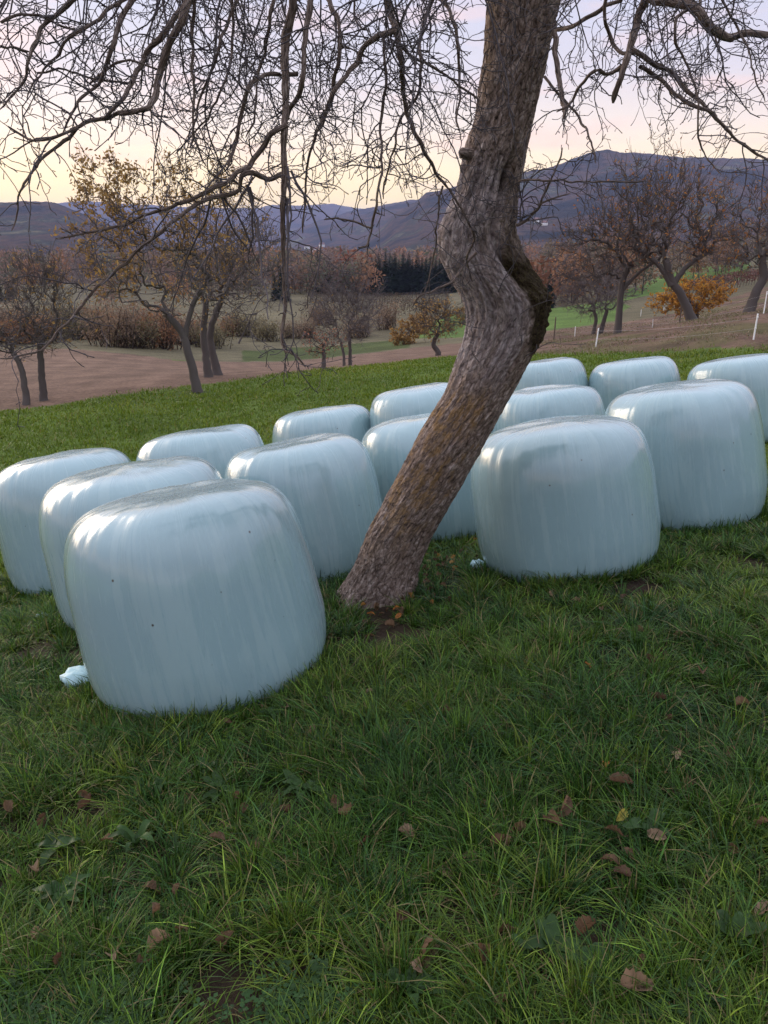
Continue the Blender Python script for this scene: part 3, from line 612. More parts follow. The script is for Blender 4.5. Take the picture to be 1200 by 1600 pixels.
BR = [  # photo-pixel polyline, radius at start / end in pixels, distance at start / end
 ([(460, 0), (449, 60), (447, 120), (443, 200), (444, 300), (443, 400), (445, 480), (443, 540), (460, 556), (478, 572)], 9.5, 2.5, 3.2, 3.2),
 ([(486, 0), (476, 60), (470, 120), (464, 150), (450, 175), (445, 195)], 6, 5, 3.25, 3.2),
 ([(446, 195), (425, 210), (412, 228), (395, 250), (370, 270), (348, 285), (312, 305), (262, 327), (180, 355), (85, 373)], 6.5, 1.8, 3.2, 2.9),
 ([(465, 118), (440, 117), (420, 118), (400, 125), (385, 140), (376, 175), (368, 225), (356, 262)], 5, 3.4, 3.25, 3.05),
 ([(440, 270), (420, 280), (400, 272), (378, 274), (371, 300), (325, 312), (288, 332), (240, 372), (200, 405), (150, 450), (105, 505), (65, 545), (30, 557), (0, 560)], 6, 1.8, 3.2, 2.7),
 ([(295, 0), (275, 45), (258, 85), (246, 130), (240, 155), (228, 172), (200, 177), (172, 180), (140, 190), (112, 202), (85, 216), (55, 219), (35, 212), (15, 200)], 9, 1.8, 3.0, 2.7),
 ([(118, 200), (90, 228), (62, 252), (45, 275), (34, 292), (32, 310), (24, 335), (18, 360)], 4.2, 1.2, 2.8, 2.7),
 ([(208, 0), (186, 42), (178, 75), (168, 105), (157, 128), (135, 143), (118, 165), (105, 190), (92, 210)], 6.5, 1.6, 3.05, 2.8),
 ([(282, 20), (255, 50), (235, 75), (222, 95), (205, 125), (188, 155), (168, 178), (150, 188)], 7, 2.8, 3.05, 2.85),
 ([(112, 0), (80, 33), (60, 55), (48, 78), (44, 105), (40, 122), (25, 142), (0, 172)], 5, 1.6, 2.8, 2.6),
 ([(192, 0), (160, 25), (125, 50), (100, 72), (85, 88), (68, 112), (50, 130), (40, 158)], 4.6, 1.2, 2.9, 2.7),
 ([(0, 34), (30, 27), (65, 25), (95, 42), (122, 50)], 3, 2, 2.7, 2.8),
 ([(0, 70), (22, 74), (45, 80)], 2.6, 2.2, 2.6, 2.7),
 ([(60, 115), (85, 110), (100, 107), (130, 118), (150, 124), (190, 130), (215, 125)], 2.2, 1.8, 2.8, 3.1),
 ([(245, 108), (215, 97), (185, 100), (160, 115), (140, 128)], 2.2, 3, 3.0, 3.0),
 ([(303, 0), (299, 50), (300, 100), (303, 150), (304, 200), (310, 235), (322, 262)], 4.2, 1.6, 3.1, 3.0),
 ([(372, 0), (350, 50), (343, 75), (330, 110), (315, 150), (305, 190), (300, 230)], 4, 1.6, 3.3, 3.2),
 ([(428, 0), (420, 40), (411, 85), (404, 120), (400, 150), (395, 190), (385, 215)], 4, 1.6, 3.4, 3.3),
 ([(362, 15), (363, 60), (361, 100), (350, 135), (330, 175), (312, 200), (290, 222), (275, 240)], 3.4, 1.4, 3.5, 3.4),
 ([(515, 0), (525, 28), (532, 55), (536, 70), (545, 78)], 5.5, 2, 3.5, 3.5),
 ([(532, 50), (528, 100), (522, 130), (518, 160), (505, 185), (492, 215), (482, 245), (478, 300), (475, 365)], 4.6, 1.8, 3.5, 3.4),
 ([(607, 0), (612, 20), (617, 45), (600, 54), (583, 62), (568, 77), (558, 95), (545, 115), (530, 132), (520, 150), (510, 180), (500, 200)], 7.5, 3, 3.6, 3.4),
 ([(617, 45), (623, 65), (627, 100), (628, 125), (632, 150), (637, 180), (645, 200), (658, 225), (672, 250), (685, 275), (700, 297)], 7, 2.6, 3.6, 3.9),
 ([(628, 75), (650, 90), (675, 105), (700, 122), (720, 138), (750, 160)], 3.4, 2, 3.6, 4.0),
 ([(675, 0), (664, 30), (657, 60), (656, 90), (658, 120), (655, 145), (640, 165), (628, 185), (616, 230), (605, 265), (598, 310)], 4.5, 1.5, 3.9, 3.8),
 ([(690, 0), (705, 25), (713, 45), (715, 80), (717, 110), (718, 150), (712, 185), (718, 200)], 4.5, 1.6, 4.0, 3.9),
 ([(600, 54), (603, 110), (598, 165), (595, 215), (596, 260), (590, 300), (585, 335), (580, 360), (571, 383), (560, 386)], 3.4, 2.2, 3.6, 3.3),
 ([(580, 355), (560, 348), (525, 342), (505, 345)], 2.6, 1.5, 3.3, 3.3),
 ([(552, 0), (560, 40), (575, 48)], 2.4, 1.5, 3.6, 3.6),
 ([(867, 40), (869, 90), (872, 115), (876, 140), (880, 165), (883, 187)], 6, 3.5, 4.6, 4.1),
 ([(1008, 0), (998, 30), (988, 60), (976, 95), (968, 125), (960, 150), (957, 161)], 9, 4.5, 3.9, 3.8),
 ([(1045, 0), (1085, 14), (1105, 34), (1120, 50), (1142, 60), (1155, 55), (1175, 53), (1200, 52), (1260, 45)], 10.5, 5, 3.8, 3.9),
 ([(990, 80), (1020, 98), (1048, 115), (1070, 140), (1095, 162), (1115, 178), (1135, 200), (1165, 228), (1190, 245), (1230, 262)], 5.5, 2, 3.8, 3.7),
 ([(1000, 105), (1025, 120), (1050, 142), (1078, 165), (1105, 172), (1120, 180)], 4.8, 3.2, 3.8, 3.7),
 ([(945, 8), (922, 25), (895, 40), (868, 48)], 4.6, 3.4, 4.0, 4.3),
 ([(945, 8), (944, 32), (950, 55), (960, 72), (970, 80), (990, 82)], 4, 3.4, 3.9, 3.9),
 ([(975, 98), (960, 112), (945, 116), (932, 108), (920, 118), (905, 135), (890, 160), (870, 175)], 4.5, 2, 3.8, 3.9),
 ([(1078, 12), (1060, 26), (1054, 44), (1058, 68), (1072, 95), (1082, 120), (1089, 150), (1088, 190), (1092, 220), (1105, 248), (1125, 275)], 3.6, 1.2, 3.8, 3.6),
 ([(850, 120), (866, 140), (885, 160), (905, 185), (920, 208), (927, 230), (931, 256)], 3.2, 1.6, 4.5, 4.1),
 ([(808, 352), (825, 343), (840, 325), (855, 295), (868, 262), (880, 230)], 3.6, 1.4, 4.7, 4.5),
 ([(810, 284), (835, 281), (860, 282), (900, 284), (945, 284), (1005, 285)], 2.4, 1.4, 4.5, 4.4),
 ([(845, 318), (870, 308), (893, 300)], 2.0, 1.2, 4.5, 4.4),
 ([(745, 395), (728, 412), (705, 440), (680, 452), (655, 462), (644, 478)], 3.4, 1.8, 4.5, 4.3),
 ([(700, 295), (725, 335), (740, 370), (730, 405), (738, 440)], 3.0, 1.6, 3.9, 4.3),
 ([(690, 290), (684, 340), (680, 380), (675, 420), (664, 460)], 2.4, 1.2, 3.88, 4.0),
 ([(1130, 0), (1150, 40), (1165, 70), (1180, 120), (1195, 160)], 2.6, 1.2, 3.7, 3.6),
 ([(1112, 40), (1122, 70), (1130, 100), (1120, 130)], 2.4, 1.2, 3.8, 3.8),
]
tw_acc = Acc()
def spur_twig(p, d, L, r, lvl):
    'kinked fruit twig with short spurs and a bud at the tip'
    n = 4 if L < .08 else (6 if L < .2 else 9)
    pts = [p]; q = p.copy(); d = unit(d)
    bend = rng.normal(0, .16, 3)
    for s in range(n):
        d = unit(d + rng.normal(0, .27, 3) + bend * 1.0 + np.array([0, 0, -.05 if lvl < 2 else .05]))
        q = q + d * L / n; pts.append(q.copy())
    pts = np.array(pts); rad = np.linspace(r, max(r * .45, .0013), n + 1); rad[-1] = rad[-2] * 1.35
    if rng.random() < .5: rad[n // 2] *= 1.25
    tube(tw_acc, pts, rad, 5 if r > .003 else 4, c=np.array([.086, .074, .078]) * rng.uniform(.7, 1.3))
    if lvl < 3:
        spawn(pts, rad, lvl + 1, L)
def spawn(pts, rad, lvl, L):
    seg = np.linalg.norm(np.diff(pts, axis=0), axis=1); tot = seg.sum(); cum = np.r_[0, np.cumsum(seg)]
    gap = (.050, .046, .040, .05)[lvl]
    for s in np.arange(gap * rng.uniform(.6, 1.6), tot, gap):
        s = s + rng.normal(0, gap * .4)
        if s <= 0 or s >= tot or rng.random() < (.18, .22, .4, .6)[lvl]: continue
        k = min(np.searchsorted(cum, s) - 1, len(seg) - 1); k = max(k, 0); u = (s - cum[k]) / seg[k]
        p = pts[k] * (1 - u) + pts[k + 1] * u; t = unit(pts[k + 1] - pts[k])
        v = rng.normal(0, 1, 3); v -= t * (v @ t); v = unit(v)
        d = unit(t * rng.uniform(.15, .9) + v * rng.uniform(.6, 1.1) + np.array([0, 0, rng.uniform(-.15, .15)]))
        rr_ = np.interp(s, cum, rad)
        if lvl <= 1:
            ln = rng.choice([rng.uniform(.03, .09), rng.uniform(.10, .24), rng.uniform(.25, .45)], p=[.35, .45, .20]) * (1 if lvl == 0 else .55)
        else: ln = rng.uniform(.012, .055)
        spur_twig(p, d, ln, min(rr_ * .6, (.0032, .0024, .0019, .0016)[lvl]), lvl)
for q, (pix, r0, r1, d0, d1) in enumerate(BR):
    L = np.linspace(d0, d1, len(pix)); pts = np.array([at(x, y, D + .05 * math.sin(q * 2.1 + k * 1.3)) for k, ((x, y), D) in enumerate(zip(pix, L))])
    n = max(14, int(np.linalg.norm(np.diff(pts, axis=0), axis=1).sum() / .022)); m0 = 0
    rr0 = r0 * d0 / F_PX * .64; rr1 = r1 * d1 / F_PX * .75
    if pix[0][1] <= 20 and 20 < pix[0][0] < 1190:       # carry it on up to the limb it hangs from
        e = unit(pts[0] - pts[1]); dd = np.linalg.norm(limbpts - (pts[0] + e * .5), axis=1); lp = limbpts[dd.argmin()]
        lead = spline([lp, lp * .45 + (pts[0] + e * .3) * .55, pts[0] + e * .12, pts[0]], 16)[:-1]; m0 = len(lead)
    core = spline(pts, n); core += .008 * np.stack([vnoise(core * 16, 7), vnoise(core * 16, 8), vnoise(core * 16, 9)], -1) + .003 * np.stack([vnoise(core * 40, 27), vnoise(core * 40, 28), vnoise(core * 40, 29)], -1)
    full = np.vstack([lead, core]) if m0 else core
    rad = np.r_[np.linspace(rr0 * 1.5, rr0, m0), np.linspace(rr0, rr1, n)] if m0 else np.linspace(rr0, rr1, n)
    rad = rad * (1 + .18 * vnoise(full * 30, 11)); rad[-1] *= .5
    bark_tube('branch', full, rad, tree, 9, .10, q)
    spawn(full[m0:], rad[m0:], 0, 1)
# the mesh of smaller hanging branches
nfill = 0
def hang(px, py, D, L, side):
    global nfill
    p = at(px, py, D); pts = [p]; n = int(L / .045); d = unit(np.array([side * .5 + rng.normal(0, .3), rng.normal(0, .25), -.8]))
    b = rng.normal(0, .05, 3)
    for s in range(n):
        d = unit(d + b + rng.normal(0, .17, 3) + np.array([0, 0, -.05])); pts.append(pts[-1] + d * .045)
    pts = np.array(pts)
    e = np.array([0, 0, 1.]); dd = np.linalg.norm(limbpts - (p + e * .5), axis=1); lp = limbpts[dd.argmin()]
    if py < 30: pts = np.vstack([spline([lp, lp * .45 + (p + e * .3) * .55, p + e * .12, p], 10)[:-1], pts])
    rad = np.linspace(.0052, .0020, len(pts)); tube(tw_acc, pts, rad, 5, c=np.array([.086, .074, .078])); spawn(pts[6:], rad[6:], 0, L); nfill += 1
for q in range(36): hang(rng.uniform(190, 760), rng.uniform(-60, 15), rng.uniform(2.9, 4.4), rng.uniform(.35, 1.05), rng.choice([-1, -.5, .3]))
for q in range(9): hang(rng.uniform(-40, 190), rng.uniform(-80, 0), rng.uniform(2.6, 3.4), rng.uniform(.25, .55), -1)
for q in range(20): hang(rng.uniform(870, 1240), rng.uniform(-70, 10), rng.uniform(3.2, 4.3), rng.uniform(.3, .7), rng.choice([-.6, .3, .8]))
for q in range(10): hang(rng.uniform(330, 470), rng.uniform(260, 310), rng.uniform(3.0, 3.3), rng.uniform(.3, .7), rng.choice([-.8, .2]))
# wispy sprouts on the trunk
for q in range(46):
    k = rng.integers(330, 860); u = rng.uniform(-.9, .98); p = np.array([cen[k, 0] + hw[k] * u, cen[k, 1] - hw[k] * math.sqrt(1 - u * u) * .95, cen[k, 2]])
    d = np.array([u * .6 + rng.normal(0, .3), -.35 * math.sqrt(1 - u * u) - .1, rng.uniform(.3, 1.2)]); spur_twig(p, d, rng.uniform(.15, .5), .0026, 1)
for q in range(9):
    p = at(815 + rng.normal(0, 3), 345 + rng.uniform(-50, 15), 4.75); spur_twig(p, np.array([.5 + rng.normal(0, .2), -.1, .9]), rng.uniform(.3, .55), .0045, 0)
tw_acc.build('crown', M_twig, tree)
stub = spline([at(745, 243, 4.75), at(728, 240, 4.72), at(717, 236, 4.70)], 8); bark_tube('branch_stub', stub, [.045, .04, .036, .034, .033, .032, .028, .004], tree, 10, .2, 5)

# ------------------------------------------------------------------ orchard trees and bushes beyond the meadow
BARKC = np.array([.098, .082, .075])
def quads_at(acc, P, size, cols, rg, flat=0.):
    n = len(P)
    if not n: return
    a = rg.normal(0, 1, (n, 3)); a[:, 2] *= (1 - flat); a /= np.linalg.norm(a, axis=1, keepdims=True)
    b = rg.normal(0, 1, (n, 3)); b -= a * (a * b).sum(1, keepdims=True); b /= np.linalg.norm(b, axis=1, keepdims=True)
    s = (np.broadcast_to(size, (n,)) * rg.uniform(.6, 1.3, n))[:, None]; c = np.cross(a, b)
    v = np.stack([P - a * s, P + b * s * .38 + c * s * .12, P + a * s, P - b * s * .38 + c * s * .12], 1).reshape(-1, 3)
    acc.add(v, q=np.arange(n * 4).reshape(-1, 4), c=np.repeat(cols, 4, 0))
def orchard_tree(name, label, stems, blobs, npts, twigs, leafn, leafc, seed, twl=.4, tr=.009, leafs=.045, cat='tree', upright=.25, twc=None, leafdir=None, group='orchard trees beyond the meadow'):
    rg = np.random.default_rng(seed); e = tag(empty(name, stems[0][0][0]), label, cat, group)
    trunk_a, twig_a, leaf_a = Acc(), Acc(), Acc()
    nodes, par, plen, stem_of = [], [], [], []
    for pts, r0, r1 in stems:
        pts = np.array(pts, float); pts[0, 2] -= .15; sp = spline(pts, 18); w = np.linspace(0, 1, 18)
        sp[1:-1] += .07 * r0 * rg.normal(0, 1, (16, 3)); rr_ = r0 + (r1 - r0) * w + r0 * .45 * np.exp(-w * 9)
        tube(trunk_a, sp, rr_, 10, c=BARKC * rg.uniform(.9, 1.1)); nodes.append(sp[-1]); par.append(-1); plen.append(0.)
        nodes.append(sp[-4]); par.append(-1); plen.append(0.)
    tops = np.array(nodes); pts = []
    wts = np.array([b[2] if len(b) > 2 else np.prod(b[1]) for b in blobs]); wts = wts / wts.sum()
    for c, k in zip(blobs, rg.multinomial(npts, wts)):
        v = rg.normal(0, 1, (k, 3)); v /= np.linalg.norm(v, axis=1, keepdims=True); v *= rg.uniform(.12, 1, (k, 1)) ** .45
        pts.append(np.array(c[0]) + v * np.array(c[1]))
    pts = np.concatenate(pts); dmin = np.linalg.norm(pts[:, None] - tops[None], axis=2).min(1); pts = pts[np.argsort(dmin)]
    NN = np.zeros((len(nodes) + len(pts), 3)); NN[:len(nodes)] = nodes; PL = np.zeros(len(NN)); PL[:len(nodes)] = plen; cnt = len(nodes)
    for p in pts:
        d = np.linalg.norm(NN[:cnt] - p, axis=1); k = int((d + .32 * PL[:cnt]).argmin()); NN[cnt] = p; PL[cnt] = PL[k] + d[k]; par.append(k); cnt += 1
    load = np.ones(cnt)
    for k in range(cnt - 1, -1, -1):
        if par[k] >= 0: load[par[k]] += load[k]
    R1 = max(s[2] for s in stems); mx = load[:len(nodes)].max(); rad = np.clip(R1 * .8 * (load / mx) ** .5, tr, None)
    cen_ = np.average([b[0] for b in blobs], axis=0, weights=wts)
    tc_ = BARKC if twc is None else np.array(twc)
    tips = []
    for k in range(len(nodes), cnt):
        a_, b_ = NN[par[k]], NN[k]; L = np.linalg.norm(b_ - a_); m_ = rg.normal(0, .10 * L, (2, 3))
        sp = spline([a_, a_ * .66 + b_ * .34 + m_[0], a_ * .33 + b_ * .67 + m_[1], b_], 6 if L > .4 else 4)
        tube(twig_a, sp, np.linspace(min(rad[par[k]], rad[k] * 1.6), rad[k], len(sp)), 5 if rad[k] > .03 else 3, c=tc_ * rg.uniform(.8, 1.2))
        for q in range(rg.poisson(twigs)):
            u = rg.uniform(.2, 1); p = a_ * (1 - u) + b_ * u; out = unit(p - cen_)
            d = unit(out * .8 + rg.normal(0, .55, 3) + np.array([0, 0, upright])); l = twl * rg.uniform(.4, 1.3); t_ = [p]
            for s in range(4): d = unit(d + rg.normal(0, .18, 3) + np.array([0, 0, .08 * upright])); t_.append(t_[-1] + d * l / 4)
            tube(twig_a, t_, np.linspace(tr * .8, tr * .4, 5), 3, c=tc_ * rg.uniform(.8, 1.2)); tips += t_[1:]
    trunk_a.build('trunk', M_twig, e); twig_a.build('crown', M_twig, e)
    if leafn:
        T = np.array(tips)
        if leafdir is not None:
            w = np.clip((T - cen_) @ np.array(leafdir) + .6, .02, None); idx = rg.choice(len(T), leafn, p=w / w.sum())
        else: idx = rg.integers(0, len(T), leafn)
        P = T[idx] + rg.normal(0, .05, (leafn, 3)); lc = np.array(leafc); cols = lc[rg.integers(0, len(lc), leafn)] * rg.uniform(.7, 1.25, (leafn, 1))
        quads_at(leaf_a, P, leafs, cols, rg); leaf_a.build('foliage', M_leaf, e)
    return e
def W(px, py, D): return at(px, py, D)
def blob(px, py, D, rx, ry, rd=None, w=None):
    'ellipsoid of branches: pixel centre and half sizes turned into metres at distance D'
    s = D / F_PX * .97; c = at(px, py, D); r = (rx * s, (rd if rd else rx * s * .8), ry * s)
    return (c, r) if w is None else (c, r, w)
def base(px, D): return onground(px, D)
YEL = [(.34, .21, .07), (.40, .25, .08), (.26, .16, .07), (.20, .13, .07)]
ORG = [(.42, .17, .045), (.36, .20, .06), (.28, .12, .045), (.22, .11, .05)]
TAN = [(.30, .18, .06), (.36, .22, .07), (.22, .13, .05)]
GRY = (.13, .108, .104)
orchard_tree('apple_tree', 'tall yellow leaved tree with a leaning trunk at the edge of the meadow',
    [([base(310, 19.5), W(297, 560, 19.5), W(284, 520, 19.5), W(262, 492, 19.4)], .115, .085), ([W(286, 525, 19.5), W(300, 480, 19.6), W(322, 440, 19.7)], .07, .055)],
    [blob(260, 415, 19.5, 150, 75), blob(230, 335, 19.6, 115, 65), blob(330, 350, 20, 85, 80), blob(175, 375, 19.2, 70, 70), blob(170, 290, 19.5, 45, 45, w=.6), blob(300, 285, 19.8, 70, 40, w=.5)], 520, 2.8, 4200, YEL + TAN, 11, twl=.42, tr=.007, leafs=.062, upright=.7, leafdir=(-.1, 0, .3))
orchard_tree('apple_tree', 'straight dark tree just behind the yellow leaved leaning one, first of two close trunks',
    [([base(326, 23), W(322, 560, 23), W(318, 520, 23), W(322, 470, 23)], .12, .08)], [blob(330, 420, 23, 80, 80), blob(360, 350, 23, 60, 60)], 260, 3.2, 420, TAN, 12, twl=.45, tr=.008, leafs=.05, upright=.5)
orchard_tree('apple_tree', 'straight dark tree just behind the yellow leaved leaning one, second of two close trunks',
    [([base(341, 24), W(334, 560, 24), W(328, 520, 24), W(345, 470, 24)], .13, .08)], [blob(385, 440, 24, 65, 70), blob(400, 385, 24, 50, 55)], 220, 3.2, 260, TAN, 13, twl=.45, tr=.008, leafs=.05, upright=.5)
orchard_tree('apple_tree', 'low bare tree with spreading branches at the picture edge beyond the meadow',
    [([base(42, 18.3), W(38, 600, 18.3), W(33, 575, 18.3), W(20, 550, 18.3)], .085, .06)], [blob(15, 500, 18.3, 75, 65), blob(-60, 480, 18.5, 70, 70)], 300, 3.2, 260, TAN, 14, twl=.38, tr=.007, leafs=.05)
orchard_tree('apple_tree', 'dark upright tree with a few yellow leaves beside the low bare edge tree',
    [([base(68, 18.9), W(66, 600, 18.9), W(64, 570, 18.9), W(62, 540, 18.9)], .095, .07)], [blob(75, 485, 19, 60, 70), blob(55, 430, 19, 45, 50)], 300, 3.2, 330, YEL, 15, twl=.38, tr=.007, leafs=.05, upright=.5)
orchard_tree('apple_tree', 'little tree with reddish leaves beside the bare grey double trunked one',
    [([base(505, 27), W(506, 560, 27), W(505, 548, 27)], .09, .06)], [blob(495, 538, 27, 26, 18), blob(520, 530, 27, 18, 18)], 90, 3, 260, [(.38, .15, .08), (.30, .13, .08), (.24, .12, .08)], 16, twl=.25, tr=.007, leafs=.05)
orchard_tree('apple_tree', 'bare grey tree with two slim trunks standing behind the crest of the meadow',
    [([base(538, 29), W(537, 555, 29), W(533, 535, 29)], .06, .045), ([base(547, 29.2), W(547, 550, 29.2), W(546, 520, 29.2)], .075, .05)], [blob(540, 495, 29, 55, 42), blob(520, 475, 29, 42, 36), blob(570, 478, 29, 34, 42)], 420, 4.0, 120, TAN, 17, twl=.42, tr=.008, leafs=.045, upright=.5, twc=GRY)
orchard_tree('apple_tree', 'small crooked tree with sparse golden leaves seen between the meadow crest and the leaning trunk',
    [([base(686, 31.5), W(683, 548, 31.5), W(677, 538, 31.5), W(683, 522, 31.5)], .12, .08)], [blob(680, 500, 31.5, 40, 26), blob(700, 485, 31.5, 26, 18), blob(665, 485, 31.5, 18, 16)], 230, 3.4, 800, YEL, 18, twl=.35, tr=.009, leafs=.075)
orchard_tree('apple_tree', 'bare straight trunked tree behind the tall white post',
    [([base(965, 38), W(968, 480, 38), W(972, 445, 38), W(980, 420, 38)], .165, .13), ([W(972, 448, 38), W(1000, 425, 38), W(1030, 405, 38)], .09, .06)], [blob(940, 385, 38, 75, 60), blob(985, 350, 38, 75, 65), blob(900, 400, 38, 45, 40), blob(960, 310, 38, 60, 35, w=.4)], 520, 3.0, 450, ORG, 19, twl=.6, tr=.013, leafs=.075, upright=.4)
orchard_tree('apple_tree', 'largest orange leaved tree on the brown slope, thick trunk leaning over the golden bush',
    [([base(1083, 37), W(1068, 468, 37), W(1048, 435, 37), W(1040, 405, 37)], .21, .16), ([W(1050, 440, 37), W(1030, 415, 37), W(1005, 395, 37)], .13, .09), ([W(1052, 440, 37), W(1075, 415, 37), W(1105, 395, 37)], .13, .09)],
    [blob(1040, 350, 37, 110, 75), blob(1020, 300, 37, 90, 60), blob(1090, 330, 37.5, 80, 70), blob(1040, 245, 37, 50, 48, w=.8), blob(1110, 380, 37, 50, 40)], 760, 2.8, 1500, ORG, 20, twl=.62, tr=.011, leafs=.078, upright=.75)
orchard_tree('apple_tree', 'low grey tree with a forked V trunk behind the white posts',
    [([base(926, 46), W(931, 500, 46), W(928, 485, 46)], .12, .09), ([base(937, 46), W(943, 503, 46), W(948, 485, 46)], .15, .10)], [blob(915, 465, 46, 48, 30), blob(950, 455, 46, 45, 32)], 320, 3.6, 160, TAN, 21, twl=.6, tr=.013, leafs=.07, twc=GRY)
orchard_tree('apple_tree', 'orange leaved tree with a leaning trunk at the picture edge above the last white post',
    [([base(1170, 34), W(1180, 460, 34), W(1192, 435, 34), W(1190, 400, 34)], .21, .15)], [blob(1185, 360, 34, 75, 60), blob(1170, 310, 34, 60, 40, w=.5), blob(1260, 350, 34, 80, 70)], 440, 2.8, 1100, ORG, 22, twl=.6, tr=.011, leafs=.078, upright=.6)
orchard_tree('leafy_bush', 'bright golden orange bush on the brown slope behind a leaning trunk',
    [([base(1088, 43), W(1089, 488, 43), W(1086, 476, 43)], .12, .09)], [blob(1085, 462, 43, 48, 26), blob(1045, 472, 43, 32, 16), blob(1120, 458, 43, 28, 18)], 260, 3, 2600, [(.52, .24, .035), (.45, .20, .04), (.55, .29, .05), (.34, .17, .04)], 23, twl=.4, tr=.012, leafs=.11, cat='bush', group='bushes in autumn colour')
orchard_tree('leafy_bush', 'rounded tan bush beside the small crooked golden tree',
    [([base(632, 58), W(632, 535, 58), W(632, 528, 58)], .08, .06)], [blob(632, 524, 58, 20, 24), blob(655, 510, 58, 20, 18)], 150, 3, 1700, [(.34, .19, .06), (.40, .24, .07), (.27, .15, .06)], 24, twl=.4, tr=.012, leafs=.13, cat='bush', group='bushes in autumn colour')
orchard_tree('leafy_bush', 'far orange bush at the end of the ploughed field on the valley side',
    [([base(155, 64), W(155, 520, 64), W(155, 514, 64)], .1, .07)], [blob(155, 508, 64, 28, 17), blob(140, 515, 64, 18, 12)], 120, 3, 1300, [(.50, .22, .06), (.44, .19, .06), (.36, .17, .06)], 25, twl=.4, tr=.013, leafs=.15, cat='bush', group='bushes in autumn colour')
# brown scrub along the far edge of the ploughed field
sg = np.random.default_rng(77)
def scrub(name, label, stuffc, n, h, w, seed, group):
    rg = np.random.default_rng(seed); a = Acc()
    for q in range(n):
        th = rg.uniform(0, 6.28); p = np.array([rg.normal(0, w * .2), rg.normal(0, w * .2), -.1]); d = unit(np.array([math.cos(th) * rg.uniform(.1, .7), math.sin(th) * rg.uniform(.1, .7), 1])); L = h * rg.uniform(.5, 1.05); t_ = [p]
        for s in range(5): d = unit(d + rg.normal(0, .16, 3)); t_.append(t_[-1] + d * L / 5)
        tube(a, t_, np.linspace(.035, .012, 6), 3, c=np.array([.075, .055, .045]) * rg.uniform(.7, 1.2))
        P = np.array(t_)[rg.integers(2, 6, 60)] + rg.normal(0, .24 * w / 2.5, (60, 3)); quads_at(a, P, .085, np.array(stuffc)[rg.integers(0, len(stuffc), 60)] * rg.uniform(.6, 1.2, (60, 1)), rg)
    o = a.build(name, M_leaf); tag(o, label, 'shrub', group); return o
SC1 = [(.24, .165, .115), (.29, .195, .125), (.20, .145, .105)]; SC2 = [(.18, .16, .085), (.23, .18, .095), (.15, .125, .08)]; SC3 = [(.32, .15, .07), (.24, .13, .075), (.18, .11, .07)]
SHG = 'scrub along the far edge of the ploughed field'
protos = [scrub('shrub', 'brown leafless shrub in the scrub line beyond the ploughed field', SC1, 40, 2.3, 2.6, 1, SHG), scrub('shrub', 'olive green shrub in the scrub line beyond the ploughed field', SC2, 40, 2.0, 2.6, 2, SHG), scrub('shrub', 'rusty leaved shrub in the scrub line beyond the ploughed field', SC3, 40, 2.1, 2.6, 3, SHG)]
spots = []
for px in np.arange(-140, 345, 17): spots.append((px + sg.normal(0, 5), 61 + 5 * sg.normal() + (8 if px > 330 else 0)))
for px in (360, 385, 420, 452, 480, 500, 560, 604, 735, 770): spots.append((px, 76 + 5 * sg.normal()))
used = [False] * 3
for px, D in spots:
    kk = int(sg.choice(3, p=[.55, .25, .20])); p = base(px, D); s = sg.uniform(.7, 1.35)
    o = protos[kk] if not used[kk] else protos[kk].copy()
    if used[kk]: COL.objects.link(o)
    used[kk] = True; o.location = p; o.scale = (s, s, s * sg.uniform(.8, 1.2)); o.rotation_euler = (0, 0, sg.uniform(0, 6.28))
# conifers
def conifer(seed):
    rg = np.random.default_rng(seed); a = Acc(); H = 13.; tube(a, [(0, 0, -.5), (0, 0, H * .5), (0, 0, H)], [.2, .12, .03], 5, c=(.05, .04, .03))
    for z in np.arange(1.0, H, .34):
        R = (1 - z / H) ** .85 * 2.9 + .12; n = int(7 + R * 6)
        for q in range(n):
            th = rg.uniform(0, 6.28); r = R * rg.uniform(.55, 1.1); dr = r * rg.uniform(.15, .42); w = .30 + .14 * r; d = np.array([math.cos(th), math.sin(th)]); e_ = np.array([-d[1], d[0]])
            v = [[*(d * r * .1), z], [*(d * r * .6 + e_ * w), z - dr * .5], [*(d * r), z - dr], [*(d * r * .6 - e_ * w), z - dr * .55]]
            a.add(v, q=[[0, 1, 2, 3]], c=np.array([.014, .024, .014]) * rg.uniform(.6, 1.5))
    return a.build('spruce_tree', M_conifer, None, False)
CG = 'dark spruces below the village'
cons = [tag(conifer(31 + q), 'dark spruce in the dense stand below the village', 'spruce', CG) for q in range(3)]
cpx = [(498, 235), (508, 225), (516, 232), (533, 240), (592, 240)] + [(px, 238 + 6 * sg.normal()) for px in np.arange(566, 720, 5.2)] + [(px, 246 + 5 * sg.normal()) for px in np.arange(560, 720, 7)] + [(842, 118), (856, 112), (430, 170), (440, 178), (447, 165), (0, 190), (14, 200), (-20, 180)]
for q, (px, D) in enumerate(cpx):
    o = cons[q % 3] if q < 3 else cons[q % 3].copy()
    if q >= 3: COL.objects.link(o)
    s = sg.uniform(.72, .98) * (1.12 if px == 592 else 1) * (.62 if D < 130 else 1) * (.6 if 150 < D < 210 else 1); o.location = base(px, D); o.scale = (s * 1.05, s * 1.05, s); o.rotation_euler = (0, 0, sg.uniform(0, 6.28))
    if D < 130: o['label'] = 'spruce standing by itself behind the leaning trunk and the orange trees'
    if 150 < D < 210: o['label'] = 'dark green spruce in the brown scrub behind the orchard trees'
